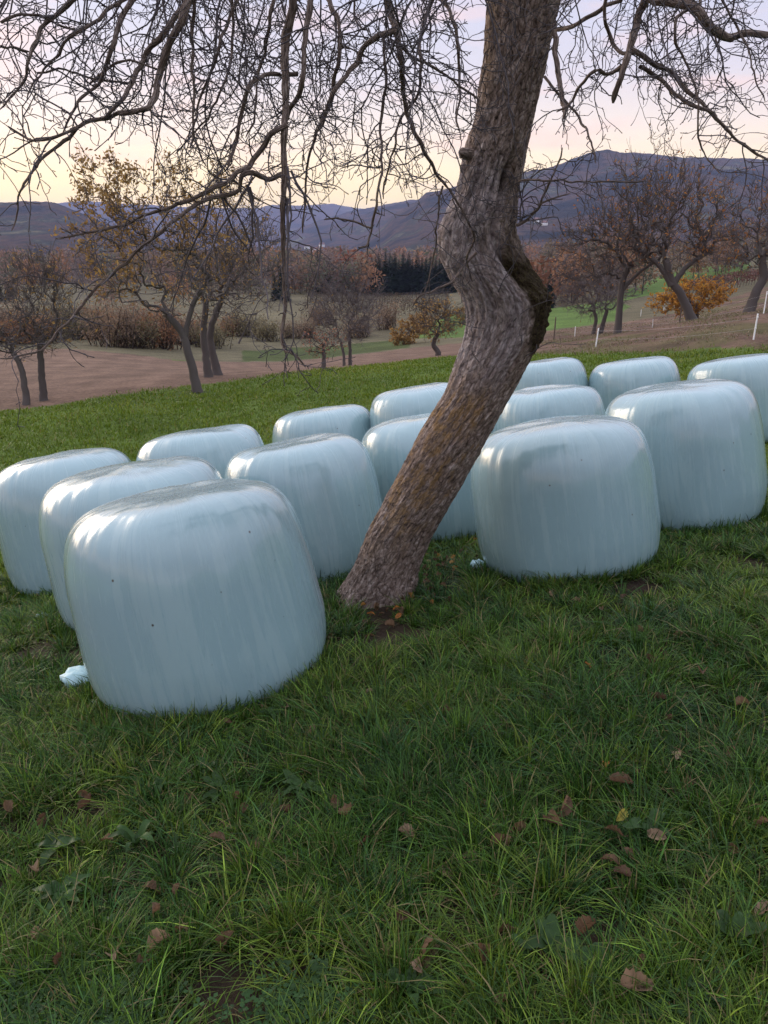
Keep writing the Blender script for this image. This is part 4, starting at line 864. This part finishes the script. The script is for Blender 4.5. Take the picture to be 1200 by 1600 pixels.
# deciduous woods that read as one mass
def woods(name, label, places, seed, ncl=150, cl=.75):
    rg = np.random.default_rng(seed); a = Acc()
    PAL = 1.9 * np.array([(.085, .060, .050), (.11, .070, .052), (.075, .058, .052), (.10, .075, .052), (.15, .080, .045), (.055, .055, .035)])
    for px, D, h, ci in places:
        b = base(px, D); col = PAL[rg.integers(0, len(PAL))] if ci is None else np.array(ci); r = h * rg.uniform(.30, .42)
        tube(a, [b - [0, 0, .5], b + [rg.normal(0, .3), rg.normal(0, .3), h * .75]], [.10, .04], 4, c=(.08, .062, .055))
        v = rg.normal(0, 1, (ncl, 3)); v /= np.linalg.norm(v, axis=1, keepdims=True); v *= rg.uniform(.1, 1, (ncl, 1)) ** .4
        lump = 1 + .35 * vnoise(v * 1.7 + rg.uniform(0, 50), 4)[:, None]
        P = b + np.array([0, 0, h * .54]) + v * lump * np.array([r * 1.15, r * 1.15, h * .46]); quads_at(a, P, cl * h / 10, col * rg.uniform(.65, 1.35, (ncl, 1)), rg)
    return tag(a.build(name, M_leaf, None, False), label, 'woods', kind='stuff')
pl = []
for q in range(330):
    D = sg.uniform(255, 520); pl.append((sg.uniform(-260, 1000), D, sg.uniform(8, 14), None))
for q in range(60): pl.append((sg.uniform(430, 580), sg.uniform(210, 270), sg.uniform(8, 12), None))
for px in (545, 552, 540): pl.append((px, 238, 12.5, (.20, .075, .04)))
for q in range(34): pl.append((sg.uniform(-200, 430), sg.uniform(150, 260), sg.uniform(5, 8), None))
woods('woods', 'bare brown and rusty deciduous wood filling the valley floor', pl, 5, 190, .62)
woods('woods', 'reddish brown thicket behind the leaning trunk and orange orchard trees', [(sg.uniform(800, 1010), sg.uniform(120, 175), sg.uniform(6, 9.5), None) for q in range(46)] + [(835, 100, 7.5, (.17, .075, .045)), (826, 105, 7.5, (.15, .07, .045))] + [(sg.uniform(1000, 1330), sg.uniform(170, 250), sg.uniform(6, 9), None) for q in range(50)], 6, 190, .62)
pl = [(sg.uniform(-900, 2000), sg.uniform(560, 1000), sg.uniform(10, 15), None) for q in range(700)]
woods('woods', 'distant wood at the foot of the hills', pl, 7, 46, 1.5)
# rows of vines / young fruit trees on the slopes
def vine_row(p0, p1, label, seed, h=1.5, col=(.15, .085, .06)):
    rg = np.random.default_rng(seed); L = math.hypot(p1[0] - p0[0], p1[1] - p0[1]); n = int(L / .5); a = Acc(); t = np.linspace(0, 1, n)
    x, y = p0[0] + (p1[0] - p0[0]) * t, p0[1] + (p1[1] - p0[1]) * t; z = ground(x, y)
    for k in range(n):
        b = np.array([x[k], y[k], z[k]]); tube(a, [b - [0, 0, .2], b + [rg.normal(0, .1), rg.normal(0, .1), h]], [.03, .015], 3, c=(.08, .06, .05))
        quads_at(a, b + np.array([0, 0, h * .6]) + rg.normal(0, 1, (9, 3)) * [.3, .3, h * .25], .20, np.array(col) * rg.uniform(.6, 1.3, (9, 1)), rg)
    tube(a, P3(x, y, z + h * .7), .012, 3, c=(.08, .06, .05)); tag(a.build('vine_row', M_leaf, None, False), label, 'vine row', 'vine rows on the far slopes')
for q in range(6):
    d = 84 + q * 9; vine_row(at(1085 - q * 4, 470, d), at(1290, 470, d + 14), 'reddish vine row on the brown slope behind the golden bush', 200 + q, 1.3, (.15, .075, .06))
for q in range(9):
    d = 105 + q * 13; vine_row(at(470 + q * 2, 480, d), at(700, 480, d + 6), 'brown vine row in the field in front of the spruces', 220 + q, 1.1, (.105, .075, .052))

# ------------------------------------------------------------------ white electric fence posts and wires
posts = [(930, 26, .86, .10, 'tall white fence post leaning slightly in front of the bare straight trunked tree'), (1177, 21, .95, .03, 'tall white fence post closest to the picture edge bale'), (898, 45, .80, .0, 'white fence post farther back beside the forked grey tree'),
         (1019, 44, .80, .0, 'white fence post between the straight trunked tree and the golden bush'), (1193, 30, 1.15, .02, 'white fence post in front of the leaning edge tree'), (1001, 62, .7, 0, 'tiny white fence post far back beside another post'), (1037, 66, .7, 0, 'tiny white fence post far back under the golden bush')]
ptop = {}
for px, D, h, lean, lb in posts:
    h *= .70
    b = base(px, D); e = tag(empty('fence_post', b), lb, 'post', 'white electric fence posts'); t = b + np.array([lean * h, 0, h])
    a = Acc(); sp = spline([b - [0, 0, .2], t], 8); tube(a, sp, [.024, .024, .023, .023, .022, .022, .021, .021], 8); tube(a, [t, t + [0, 0, .012]], [.021, .004], 8); a.build('stake', M_post, e)
    for f in (.45, .88):
        c = b + (t - b) * f; a = Acc(); tube(a, [c + [-.005, -.022, -.02], c + [0, -.055, .0], c + [.005, -.03, .025]], [.008, .010, .007], 6); a.build('wire_clip', M_post, e)
    ptop[px] = (b, t)
b = base(925, 43); a = Acc(); c = base(1121 - 0, 40)
for px, D, h in [(925 - 60, 43, 1.2), (1061, 41, 1.3)]:
    b = base(px, D); a = Acc(); tube(a, spline([b - [0, 0, .2], b + [.04, 0, h]], 6), [.04, .042, .038, .04, .036, .03], 7); tag(a.build('wooden_stake', M_oldwood), 'weathered wooden stake by the white posts' if px < 1000 else 'weathered wooden stake under the leaning trunk of the golden bush', 'stake')
def wire(ids, label):
    a = Acc()
    for u, v in zip(ids[:-1], ids[1:]):
        for f in (.45, .88):
            p, q = ptop[u][0] * (1 - f) + ptop[u][1] * f, ptop[v][0] * (1 - f) + ptop[v][1] * f
            sp = np.linspace(0, 1, 14)[:, None]; s = p * (1 - sp) + q * sp; s[:, 2] -= .10 * (4 * sp[:, 0] * (1 - sp[:, 0])); s[:, 1] -= .05; tube(a, s, .0018, 4)
    tag(a.build('fence_wire', M_wire), label, 'wire')
wire([930, 1177], 'thin pale wires strung between the two tall near white posts'); wire([898, 1019, 1193], 'thin pale wires strung along the farther white posts')

# ------------------------------------------------------------------ grass
gr_ = np.random.default_rng(3)
bx = np.array([[v[0], v[1], v[3]] for v in BALES.values()])
tb = gpoint(590, 932)
def free(x, y, k=.84):
    d = np.hypot(x[:, None] - bx[:, 0], y[:, None] - bx[:, 1]); ok = (d > bx[:, 2] * k).all(1)
    return ok & (np.hypot(x - tb[0], y - tb[1] - .05) > .2)
def blades(acc, x, y, h, w, lean, az_, c, curl=.6):
    n = len(x); z = ground(x, y); B = P3(x, y, z - .01); d = P3(np.cos(az_), np.sin(az_), 0 * x); s = P3(-np.sin(az_), np.cos(az_), 0 * x)
    tw = gr_.normal(0, .5, n)[:, None]; s = s + d * tw; s /= np.linalg.norm(s, axis=1, keepdims=True)
    vs = []
    for k, (t, wf) in enumerate(((0., .8), (.35, 1.), (.70, .75), (1., 0.))):
        out = (lean * (t + curl * t * t) * h)[:, None]; up = (h * (t - .5 * curl * lean * t * t * t * 1.3))[:, None] * np.array([0, 0, 1.])
        m = B + d * out + up
        if k < 3: vs += [m - s * (w * wf / 2)[:, None], m + s * (w * wf / 2)[:, None]]
        else: vs.append(m)
    V = np.stack(vs, 1); o = np.arange(n)[:, None] * 7
    q = np.concatenate([o + [0, 1, 3, 2], o + [2, 3, 5, 4]]); t = o + [4, 5, 6]
    acc.add(V.reshape(-1, 3), q=q, t=t, c=np.repeat(c, 7, 0))
GC = 1.15 * np.array([(.021, .054, .009), (.036, .080, .010), (.060, .108, .013), (.105, .150, .020), (.020, .058, .022), (.17, .135, .06)])  # near grass darker than the meadow, foreground shade painted into the tints
# tufts of the near sward
nc = 7600; D = gr_.uniform(.75, 9.6, nc); A_ = gr_.uniform(-.62, .62, nc); cx_, cy_ = D * np.sin(A_), D * np.cos(A_)
tall = fbm(P3(cx_ * 1.3, cy_ * 1.3), 3, 61); keep = (bare_f(cx_, cy_) < .18 + .25 * gr_.random(nc)); cx_, cy_, D, tall = cx_[keep], cy_[keep], D[keep], tall[keep]
nb_ = gr_.integers(26, 84, len(cx_)); idx = np.repeat(np.arange(len(cx_)), nb_); n = len(idx)
rad_ = gr_.uniform(.02, .085, len(cx_))[idx]; ang = gr_.uniform(0, 2 * math.pi, n); rr_ = np.sqrt(gr_.random(n)) * rad_
x = cx_[idx] + rr_ * np.cos(ang); y = cy_[idx] + rr_ * np.sin(ang)
ch = np.clip(.070 + .08 * tall + gr_.gamma(2., .017, len(cx_)), .035, .18)[idx]; h = np.clip(ch * gr_.uniform(.45, 1.25, n), .02, .19)
lean = np.clip(.25 + 8. * rr_ + gr_.normal(0, .3, n), .05, 1.4); az_ = ang + gr_.normal(0, .6, n)
w = .0019 + .00055 * D[idx] + gr_.gamma(2., .0005, n)
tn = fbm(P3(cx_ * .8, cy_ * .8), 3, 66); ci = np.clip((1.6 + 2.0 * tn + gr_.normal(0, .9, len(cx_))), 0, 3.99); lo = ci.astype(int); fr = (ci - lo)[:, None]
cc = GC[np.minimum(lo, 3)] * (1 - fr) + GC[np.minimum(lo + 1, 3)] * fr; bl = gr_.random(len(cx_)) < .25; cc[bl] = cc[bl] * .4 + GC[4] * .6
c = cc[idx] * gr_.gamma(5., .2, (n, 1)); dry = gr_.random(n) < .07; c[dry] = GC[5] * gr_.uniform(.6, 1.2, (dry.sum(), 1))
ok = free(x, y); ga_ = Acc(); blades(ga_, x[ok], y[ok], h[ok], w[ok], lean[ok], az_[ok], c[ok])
# fine filler between the tufts
n = 45000; D = gr_.uniform(.75, 9.0, n); A_ = gr_.uniform(-.62, .62, n); x, y = D * np.sin(A_), D * np.cos(A_); ok = free(x, y) & (bare_f(x, y) < .42)
x, y, D = x[ok], y[ok], D[ok]; n = len(x)
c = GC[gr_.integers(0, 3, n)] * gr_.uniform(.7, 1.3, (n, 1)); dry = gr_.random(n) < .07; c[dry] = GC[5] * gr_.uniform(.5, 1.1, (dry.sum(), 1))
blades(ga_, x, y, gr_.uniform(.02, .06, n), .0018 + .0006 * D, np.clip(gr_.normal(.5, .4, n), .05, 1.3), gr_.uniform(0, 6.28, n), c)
# long unmown blades against the bale feet, contact shadow painted into darker tints
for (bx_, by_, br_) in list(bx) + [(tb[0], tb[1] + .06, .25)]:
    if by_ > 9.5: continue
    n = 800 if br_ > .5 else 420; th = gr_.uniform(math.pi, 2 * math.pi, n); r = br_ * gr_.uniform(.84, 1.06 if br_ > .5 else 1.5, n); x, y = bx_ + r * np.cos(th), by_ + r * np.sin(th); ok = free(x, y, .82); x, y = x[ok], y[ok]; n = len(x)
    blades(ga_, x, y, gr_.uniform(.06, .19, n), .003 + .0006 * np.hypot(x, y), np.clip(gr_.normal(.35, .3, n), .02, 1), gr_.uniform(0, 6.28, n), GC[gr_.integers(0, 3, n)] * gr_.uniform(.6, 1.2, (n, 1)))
tag(ga_.build('grass', M_grass), 'lush foreground grass around the bales, shade painted into its dark green', 'grass', kind='stuff')
# lighter mown meadow beyond
n = 300000; D = 5.0 + 25 * gr_.random(n) ** 1.25; A_ = gr_.uniform(-.66, .66, n); x, y = D * np.sin(A_), D * np.cos(A_)
ok = free(x, y) & (gr_.random(n) > near_mask(x, y)); jl = np.log(D) + .012 * gr_.normal(0, 1, n) + .03 * fbm(P3(x * .9, y * .9), 3, 88); ok &= ~inside(R_SOIL, A_, jl) & ~inside(R_SOIL2, A_, jl); x, y, D = x[ok], y[ok], D[ok]; n = len(x)
MC = 1.2 * np.array([(.084, .126, .009), (.104, .148, .010), (.140, .168, .016), (.056, .094, .009), (.17, .15, .045)])
mt = np.clip(fbm(P3(x * .6, y * .6), 4, 68) * 2.6 + 1.3 + gr_.normal(0, .5, n), 0, 3).astype(int); mt[gr_.random(n) < .05] = 4; mt[gr_.random(n) < .1] = 3
ma = Acc(); blades(ma, x, y, gr_.uniform(.04, .095, n) * (1 + .5 * fbm(P3(x * 2, y * 2), 2, 69)), .0035 + .00075 * D, np.clip(gr_.normal(.4, .35, n), .02, 1.2), gr_.uniform(0, 6.28, n), MC[mt] * gr_.uniform(.82, 1.18, (n, 1)))
tag(ma.build('grass', M_grass), 'lighter green mown meadow grass behind the bales', 'grass', kind='stuff')
# weeds and dry tufts on the brown slope
n = 60000; D = gr_.uniform(19, 60, n); A_ = gr_.uniform(.12, .62, n); jl = np.log(D); ok = inside(R_SOIL2, A_, jl); x, y = D * np.sin(A_), D * np.cos(A_); ok &= fbm(P3(x * .5, y * .5), 3, 53) > gr_.uniform(-.25, .5, n); x, y, D = x[ok], y[ok], D[ok]; n = len(x)
DC = np.array([(.26, .19, .12), (.17, .15, .06), (.13, .14, .045), (.20, .13, .085)])
da = Acc(); blades(da, x, y, gr_.uniform(.03, .10, n), .004 + .0006 * D, np.clip(gr_.normal(.6, .4, n), .02, 1.3), gr_.uniform(0, 6.28, n), DC[gr_.integers(0, 4, n)] * gr_.uniform(.6, 1.2, (n, 1)))
tag(da.build('weeds', M_grass), 'sparse dry weeds on the brown slope under the orchard trees', 'weeds', kind='stuff')
# clover mats
ca = Acc(); P = []
for (cx0, cy0, sx, sy, n) in [(90, 1500, 130, 90, 1500), (330, 1560, 120, 40, 500), (470, 1490, 90, 60, 350), (1050, 1560, 100, 40, 250)]:
    for q in range(n):
        px, py = gr_.normal(cx0, sx * .55), gr_.normal(cy0, sy * .55)
        if py > 1640 or py < 1330: continue
        P.append((px, py))
gp = []
for (px, py) in P:
    r = ray(px, py); k = CAMZ / -r[2]; gp.append((r[0] * k, r[1] * k))
gp = np.array(gp); z = ground(gp[:, 0], gp[:, 1])
for (x0, y0), z0 in zip(gp, z):
    hh = gr_.uniform(.015, .06); c0 = np.array([x0, y0, z0 + hh]); a0 = gr_.uniform(0, 6.28); s = gr_.uniform(.006, .010); cl = np.array([.030, .068, .020]) * gr_.uniform(.6, 1.4)
    for t in range(3):
        th = a0 + t * 2.094; d = np.array([math.cos(th), math.sin(th), gr_.uniform(-.1, .35)]); e_ = np.array([-math.sin(th), math.cos(th), 0])
        ca.add([c0, c0 + d * s * 1.1 + e_ * s * .8, c0 + d * s * 2.0, c0 + d * s * 1.1 - e_ * s * .8], q=[[0, 1, 2, 3]], c=cl)
tag(ca.build('clover', M_grass), 'low dark clover mat between the grass tufts', 'clover', kind='stuff')

# ------------------------------------------------------------------ broad leaved weeds
def weed(px, py, n, L, label, up=.35, seed=0, wd=.30, col=(.030, .062, .016)):
    rg = np.random.default_rng(seed); p = gpoint(px, py); a = Acc()
    for q in range(n):
        th = q * 2.4 + rg.normal(0, .3); l = L * rg.uniform(.6, 1.15); d = np.array([math.cos(th), math.sin(th)]); e_ = np.array([-d[1], d[0]]); u = up * rg.uniform(.5, 1.5); cl = np.array(col) * rg.uniform(.7, 1.4); rows = []
        for t in np.linspace(0, 1, 7):
            wv = wd * l * (math.sin(math.pi * min(1, .06 + .94 * t ** .8)) ** .8) * .5 + .002; zc = u * l * (t * 1.5 - t * t * 1.1) + .045 + .006 * math.sin(t * 9 + q)
            for s in (-1, 0, 1): rows.append([*(d * l * t + e_ * s * wv), zc + abs(s) * .12 * wv * 2 + rg.normal(0, .0015)])
        qd = [[i * 3 + j, i * 3 + j + 1, i * 3 + j + 4, i * 3 + j + 3] for i in range(6) for j in range(2)]; a.add(rows, q=qd, c=cl)
    o = a.build('broadleaf_weed', M_grass); o.location = p; tag(o, label, 'weed', 'broad leaved weeds in the grass')
for k, (px, py, n, L, lb) in enumerate([(470, 1245, 9, .15, 'broad leaved rosette with long pointed leaves beside a bare patch of grass'), (345, 1245, 6, .13, 'dull green dock leaves lying flat in the dark grass below the biggest bale'), (318, 1108, 4, .09, 'single weed with an upright leaf against the foot of the biggest bale'),
        (100, 1410, 10, .14, 'pale green rosette weed in the bottom corner grass near the clover'), (215, 1335, 5, .12, 'weed with one light upright leaf between tufts'), (980, 1172, 5, .09, 'small round leaved weed with bluish leaves in the grass below the speckled bale'), (1065, 1112, 4, .07, 'tiny yellowish green weed leaf below the blue green front bale'),
        (690, 868, 9, .10, 'dark leafy weed growing at the shaded foot of the bale behind the trunk'), (710, 862, 7, .09, 'small leafy weed close to the film scrap behind the trunk')]):
    weed(px, py, n + 2, L * .8, lb, .16 if k not in (2, 4, 7, 8) else 1.0, 40 + k, .30)

wr = np.random.default_rng(15)
for q in range(16):
    px, py = wr.uniform(20, 1180), wr.uniform(1120, 1590)
    weed(px, py, int(wr.integers(4, 8)), wr.uniform(.05, .10), 'small broad leaved weed half hidden among the grass tufts', wr.uniform(.3, .8), 300 + q, .42, (.028, .058, .016))
# ------------------------------------------------------------------ fallen leaves
def leaf_mesh(seed, col):
    rg = np.random.default_rng(seed); a = Acc(); rows = []; nx, ny = 15, 5; cu, cv = rg.uniform(-.9, 1.6), rg.uniform(.3, 2.2); tw = rg.normal(0, .6)
    for i in range(nx):
        t = i / (nx - 1); wv = .42 * math.sin(math.pi * (.03 + .94 * t ** .85)) ** .75 * (1 + .10 * math.sin(i * 2.3 + seed)); zc = .45 * cu * (t - .5) ** 2 * 2
        for j in range(ny):
            s = (j - 2) / 2; ya, za = s * wv * .64 * (1 + .07 * math.sin(i * 4.1 + seed * 2)), .62 * cv * (abs(s) ** 1.6) * wv + .03 * rg.normal(); r_ = tw * (t - .5); rows.append([t - .5, ya * math.cos(r_) - za * math.sin(r_), zc + ya * math.sin(r_) + za * math.cos(r_)])
    q = [[i * ny + j, i * ny + j + 1, (i + 1) * ny + j + 1, (i + 1) * ny + j] for i in range(nx - 1) for j in range(ny - 1)]
    rows = np.array(rows); cols = np.array(col) * (1 + .6 * fbm(rows * 9, 3, seed)[:, None]) * np.where(np.arange(len(rows)) % ny == 2, .75, 1.0)[:, None]; a.add(rows, q=q, c=cols); tube(a, [(-.5, 0, rows[2, 2]), (-.62, .02, rows[2, 2] + .03), (-.74, .05, rows[2, 2] + .05)], [.012, .010, .008], 4, c=np.array(col) * .6)
    return a.mesh('fallen_leaf', M_leaf)
LC = dict(brown=[(.130, .076, .042), (.17, .105, .062), (.095, .055, .034), (.15, .088, .052)], tan=[(.29, .20, .13), (.25, .165, .105)], orange=[(.42, .17, .05), (.38, .20, .06)], yellow=[(.34, .29, .06)])
LM = {k: [leaf_mesh(s + 10 * q, c) for q, c in enumerate(v) for s in (1, 2, 3)] for k, v in LC.items()}
lr = np.random.default_rng(9); FLG = 'fallen leaves in the grass'
def leaf(px, py, size, kind, label, p=None):
    p = gpoint(px, py) if p is None else p
    if p is None: return
    o = bpy.data.objects.new('fallen_leaf', LM[kind][lr.integers(len(LM[kind]))]); COL.objects.link(o)
    o.location = (p[0], p[1], p[2] + lr.uniform(.03, .075)); o.scale = (size * 1.05, size * 1.05, size * 1.05); o.rotation_euler = (lr.normal(0, .6), lr.normal(0, .55), lr.uniform(0, 6.28)); tag(o, label, 'leaf', FLG)
SINGLE_LEAVES = [(655, 1505, .085, 'brown', 'biggest crumpled brown leaf near the bottom edge of the picture'), (985, 1578, .085, 'tan', 'pale tan leaf with curled edges at the very bottom of the grass'), (703, 1381, .062, 'tan', 'slim tan leaf lying flat in the grass below the weed rosette'), (945, 1218, .05, 'orange', 'upright small orange leaf in the grass'),
      (968, 1245, .085, 'brown', 'wide crumpled brown leaf just below the small orange leaf'), (1052, 1205, .07, 'tan', 'pale folded leaf lying between green tufts to the side of the orange leaf'), (968, 1300, .055, 'yellow', 'yellowish leaf below the crumpled brown leaf'), (140, 1272, .08, 'brown', 'long folded brown leaf standing in the grass below the biggest bale'),
      (17, 1288, .07, 'brown', 'brown leaf at the picture edge in the tall grass'), (170, 1330, .06, 'brown', 'dark brown leaf beside the light upright weed leaf'), (447, 1283, .06, 'brown', 'upright brown leaf beside the broad leaved rosette'), (548, 1146, .085, 'brown', 'large flat brown leaf on the bare ground near the biggest bale'), (762, 1158, .085, 'brown', 'lobed brown leaf lying by itself in the middle grass'),
      (250, 1490, .075, 'tan', 'curled tan leaf in the bare patch near the clover'), (1192, 1447, .07, 'tan', 'tan leaf cut by the picture edge'), (900, 948, .05, 'tan', 'small tan leaf in the grass in front of the speckled bale'), (917, 1057, .05, 'orange', 'small orange leaf halfway between the speckled bale and the bottom'), (972, 945, .055, 'brown', 'brown leaf close to the foot of the blue green front bale')]
for s in SINGLE_LEAVES: leaf(*s)
GEN = [(530, 1275), (180, 1505), (360, 1475), (640, 1235), (820, 1310), (1085, 1235), (1140, 1190), (940, 1370), (975, 1360), (965, 1395), (755, 1272), (872, 1300), (650, 1447), (420, 1330), (245, 1395), (255, 1440), (280, 1470), (335, 1340), (640, 1320), (735, 1350), (870, 1290), (795, 1470), (1045, 1185), (1048, 1140), (1165, 1110), (590, 1100), (575, 1010), (545, 1030),
       (515, 1080), (495, 1160), (560, 960), (610, 985), (700, 1130), (990, 1000), (940, 970), (830, 1010), (1010, 1040), (420, 1120), (660, 1540), (765, 1588), (990, 1535), (910, 1470), (1150, 1340), (60, 1480), (1110, 1060), (1060, 1000), (870, 935), (490, 1060), (512, 935), (520, 1000)]
for px, py in GEN: leaf(px + lr.normal(0, 6), py + lr.normal(0, 5), lr.uniform(.045, .08), 'brown' if lr.random() < .8 else 'tan', 'dry brownish fallen leaf half sunk among the grass blades')
for q in range(60): leaf(lr.normal(655, 45), lr.normal(905, 22), lr.uniform(.04, .065), 'brown' if lr.random() < .75 else 'orange', 'dry fallen leaf in the litter around the foot of the leaning trunk')
for q in range(16): leaf(lr.normal(600, 28), lr.normal(962, 10), lr.uniform(.035, .06), 'brown' if lr.random() < .75 else 'orange', 'dry fallen leaf in the litter around the foot of the leaning trunk')
for q in range(32): leaf(lr.uniform(20, 1190), lr.uniform(1000, 1590), lr.uniform(.04, .07), 'brown' if lr.random() < .8 else 'tan', 'dry brownish fallen leaf half sunk among the grass blades')

# ------------------------------------------------------------------ evening haze in the valley
hm = bpy.data.materials.new('evening_haze'); hm.use_nodes = True; hn = hm.node_tree; hn.nodes.clear()
pv = N(hn, 'ShaderNodeVolumePrincipled', Density=1.0e-4, Anisotropy=.0); pv.inputs['Color'].default_value = (.52, .60, 1.0, 1)
ho = N(hn, 'ShaderNodeOutputMaterial'); lk(hn, pv.outputs[0], ho.inputs['Volume'])
ha = Acc(); zmin, zmax = float(verts[:, 2].min()) - 3, 560.0
boxv(ha, (0, 4300, zmin), 16000, 12000, zmax - zmin)
tag(ha.build('haze', hm, None, False), 'pale violet evening haze filling the valley', 'haze', kind='stuff')
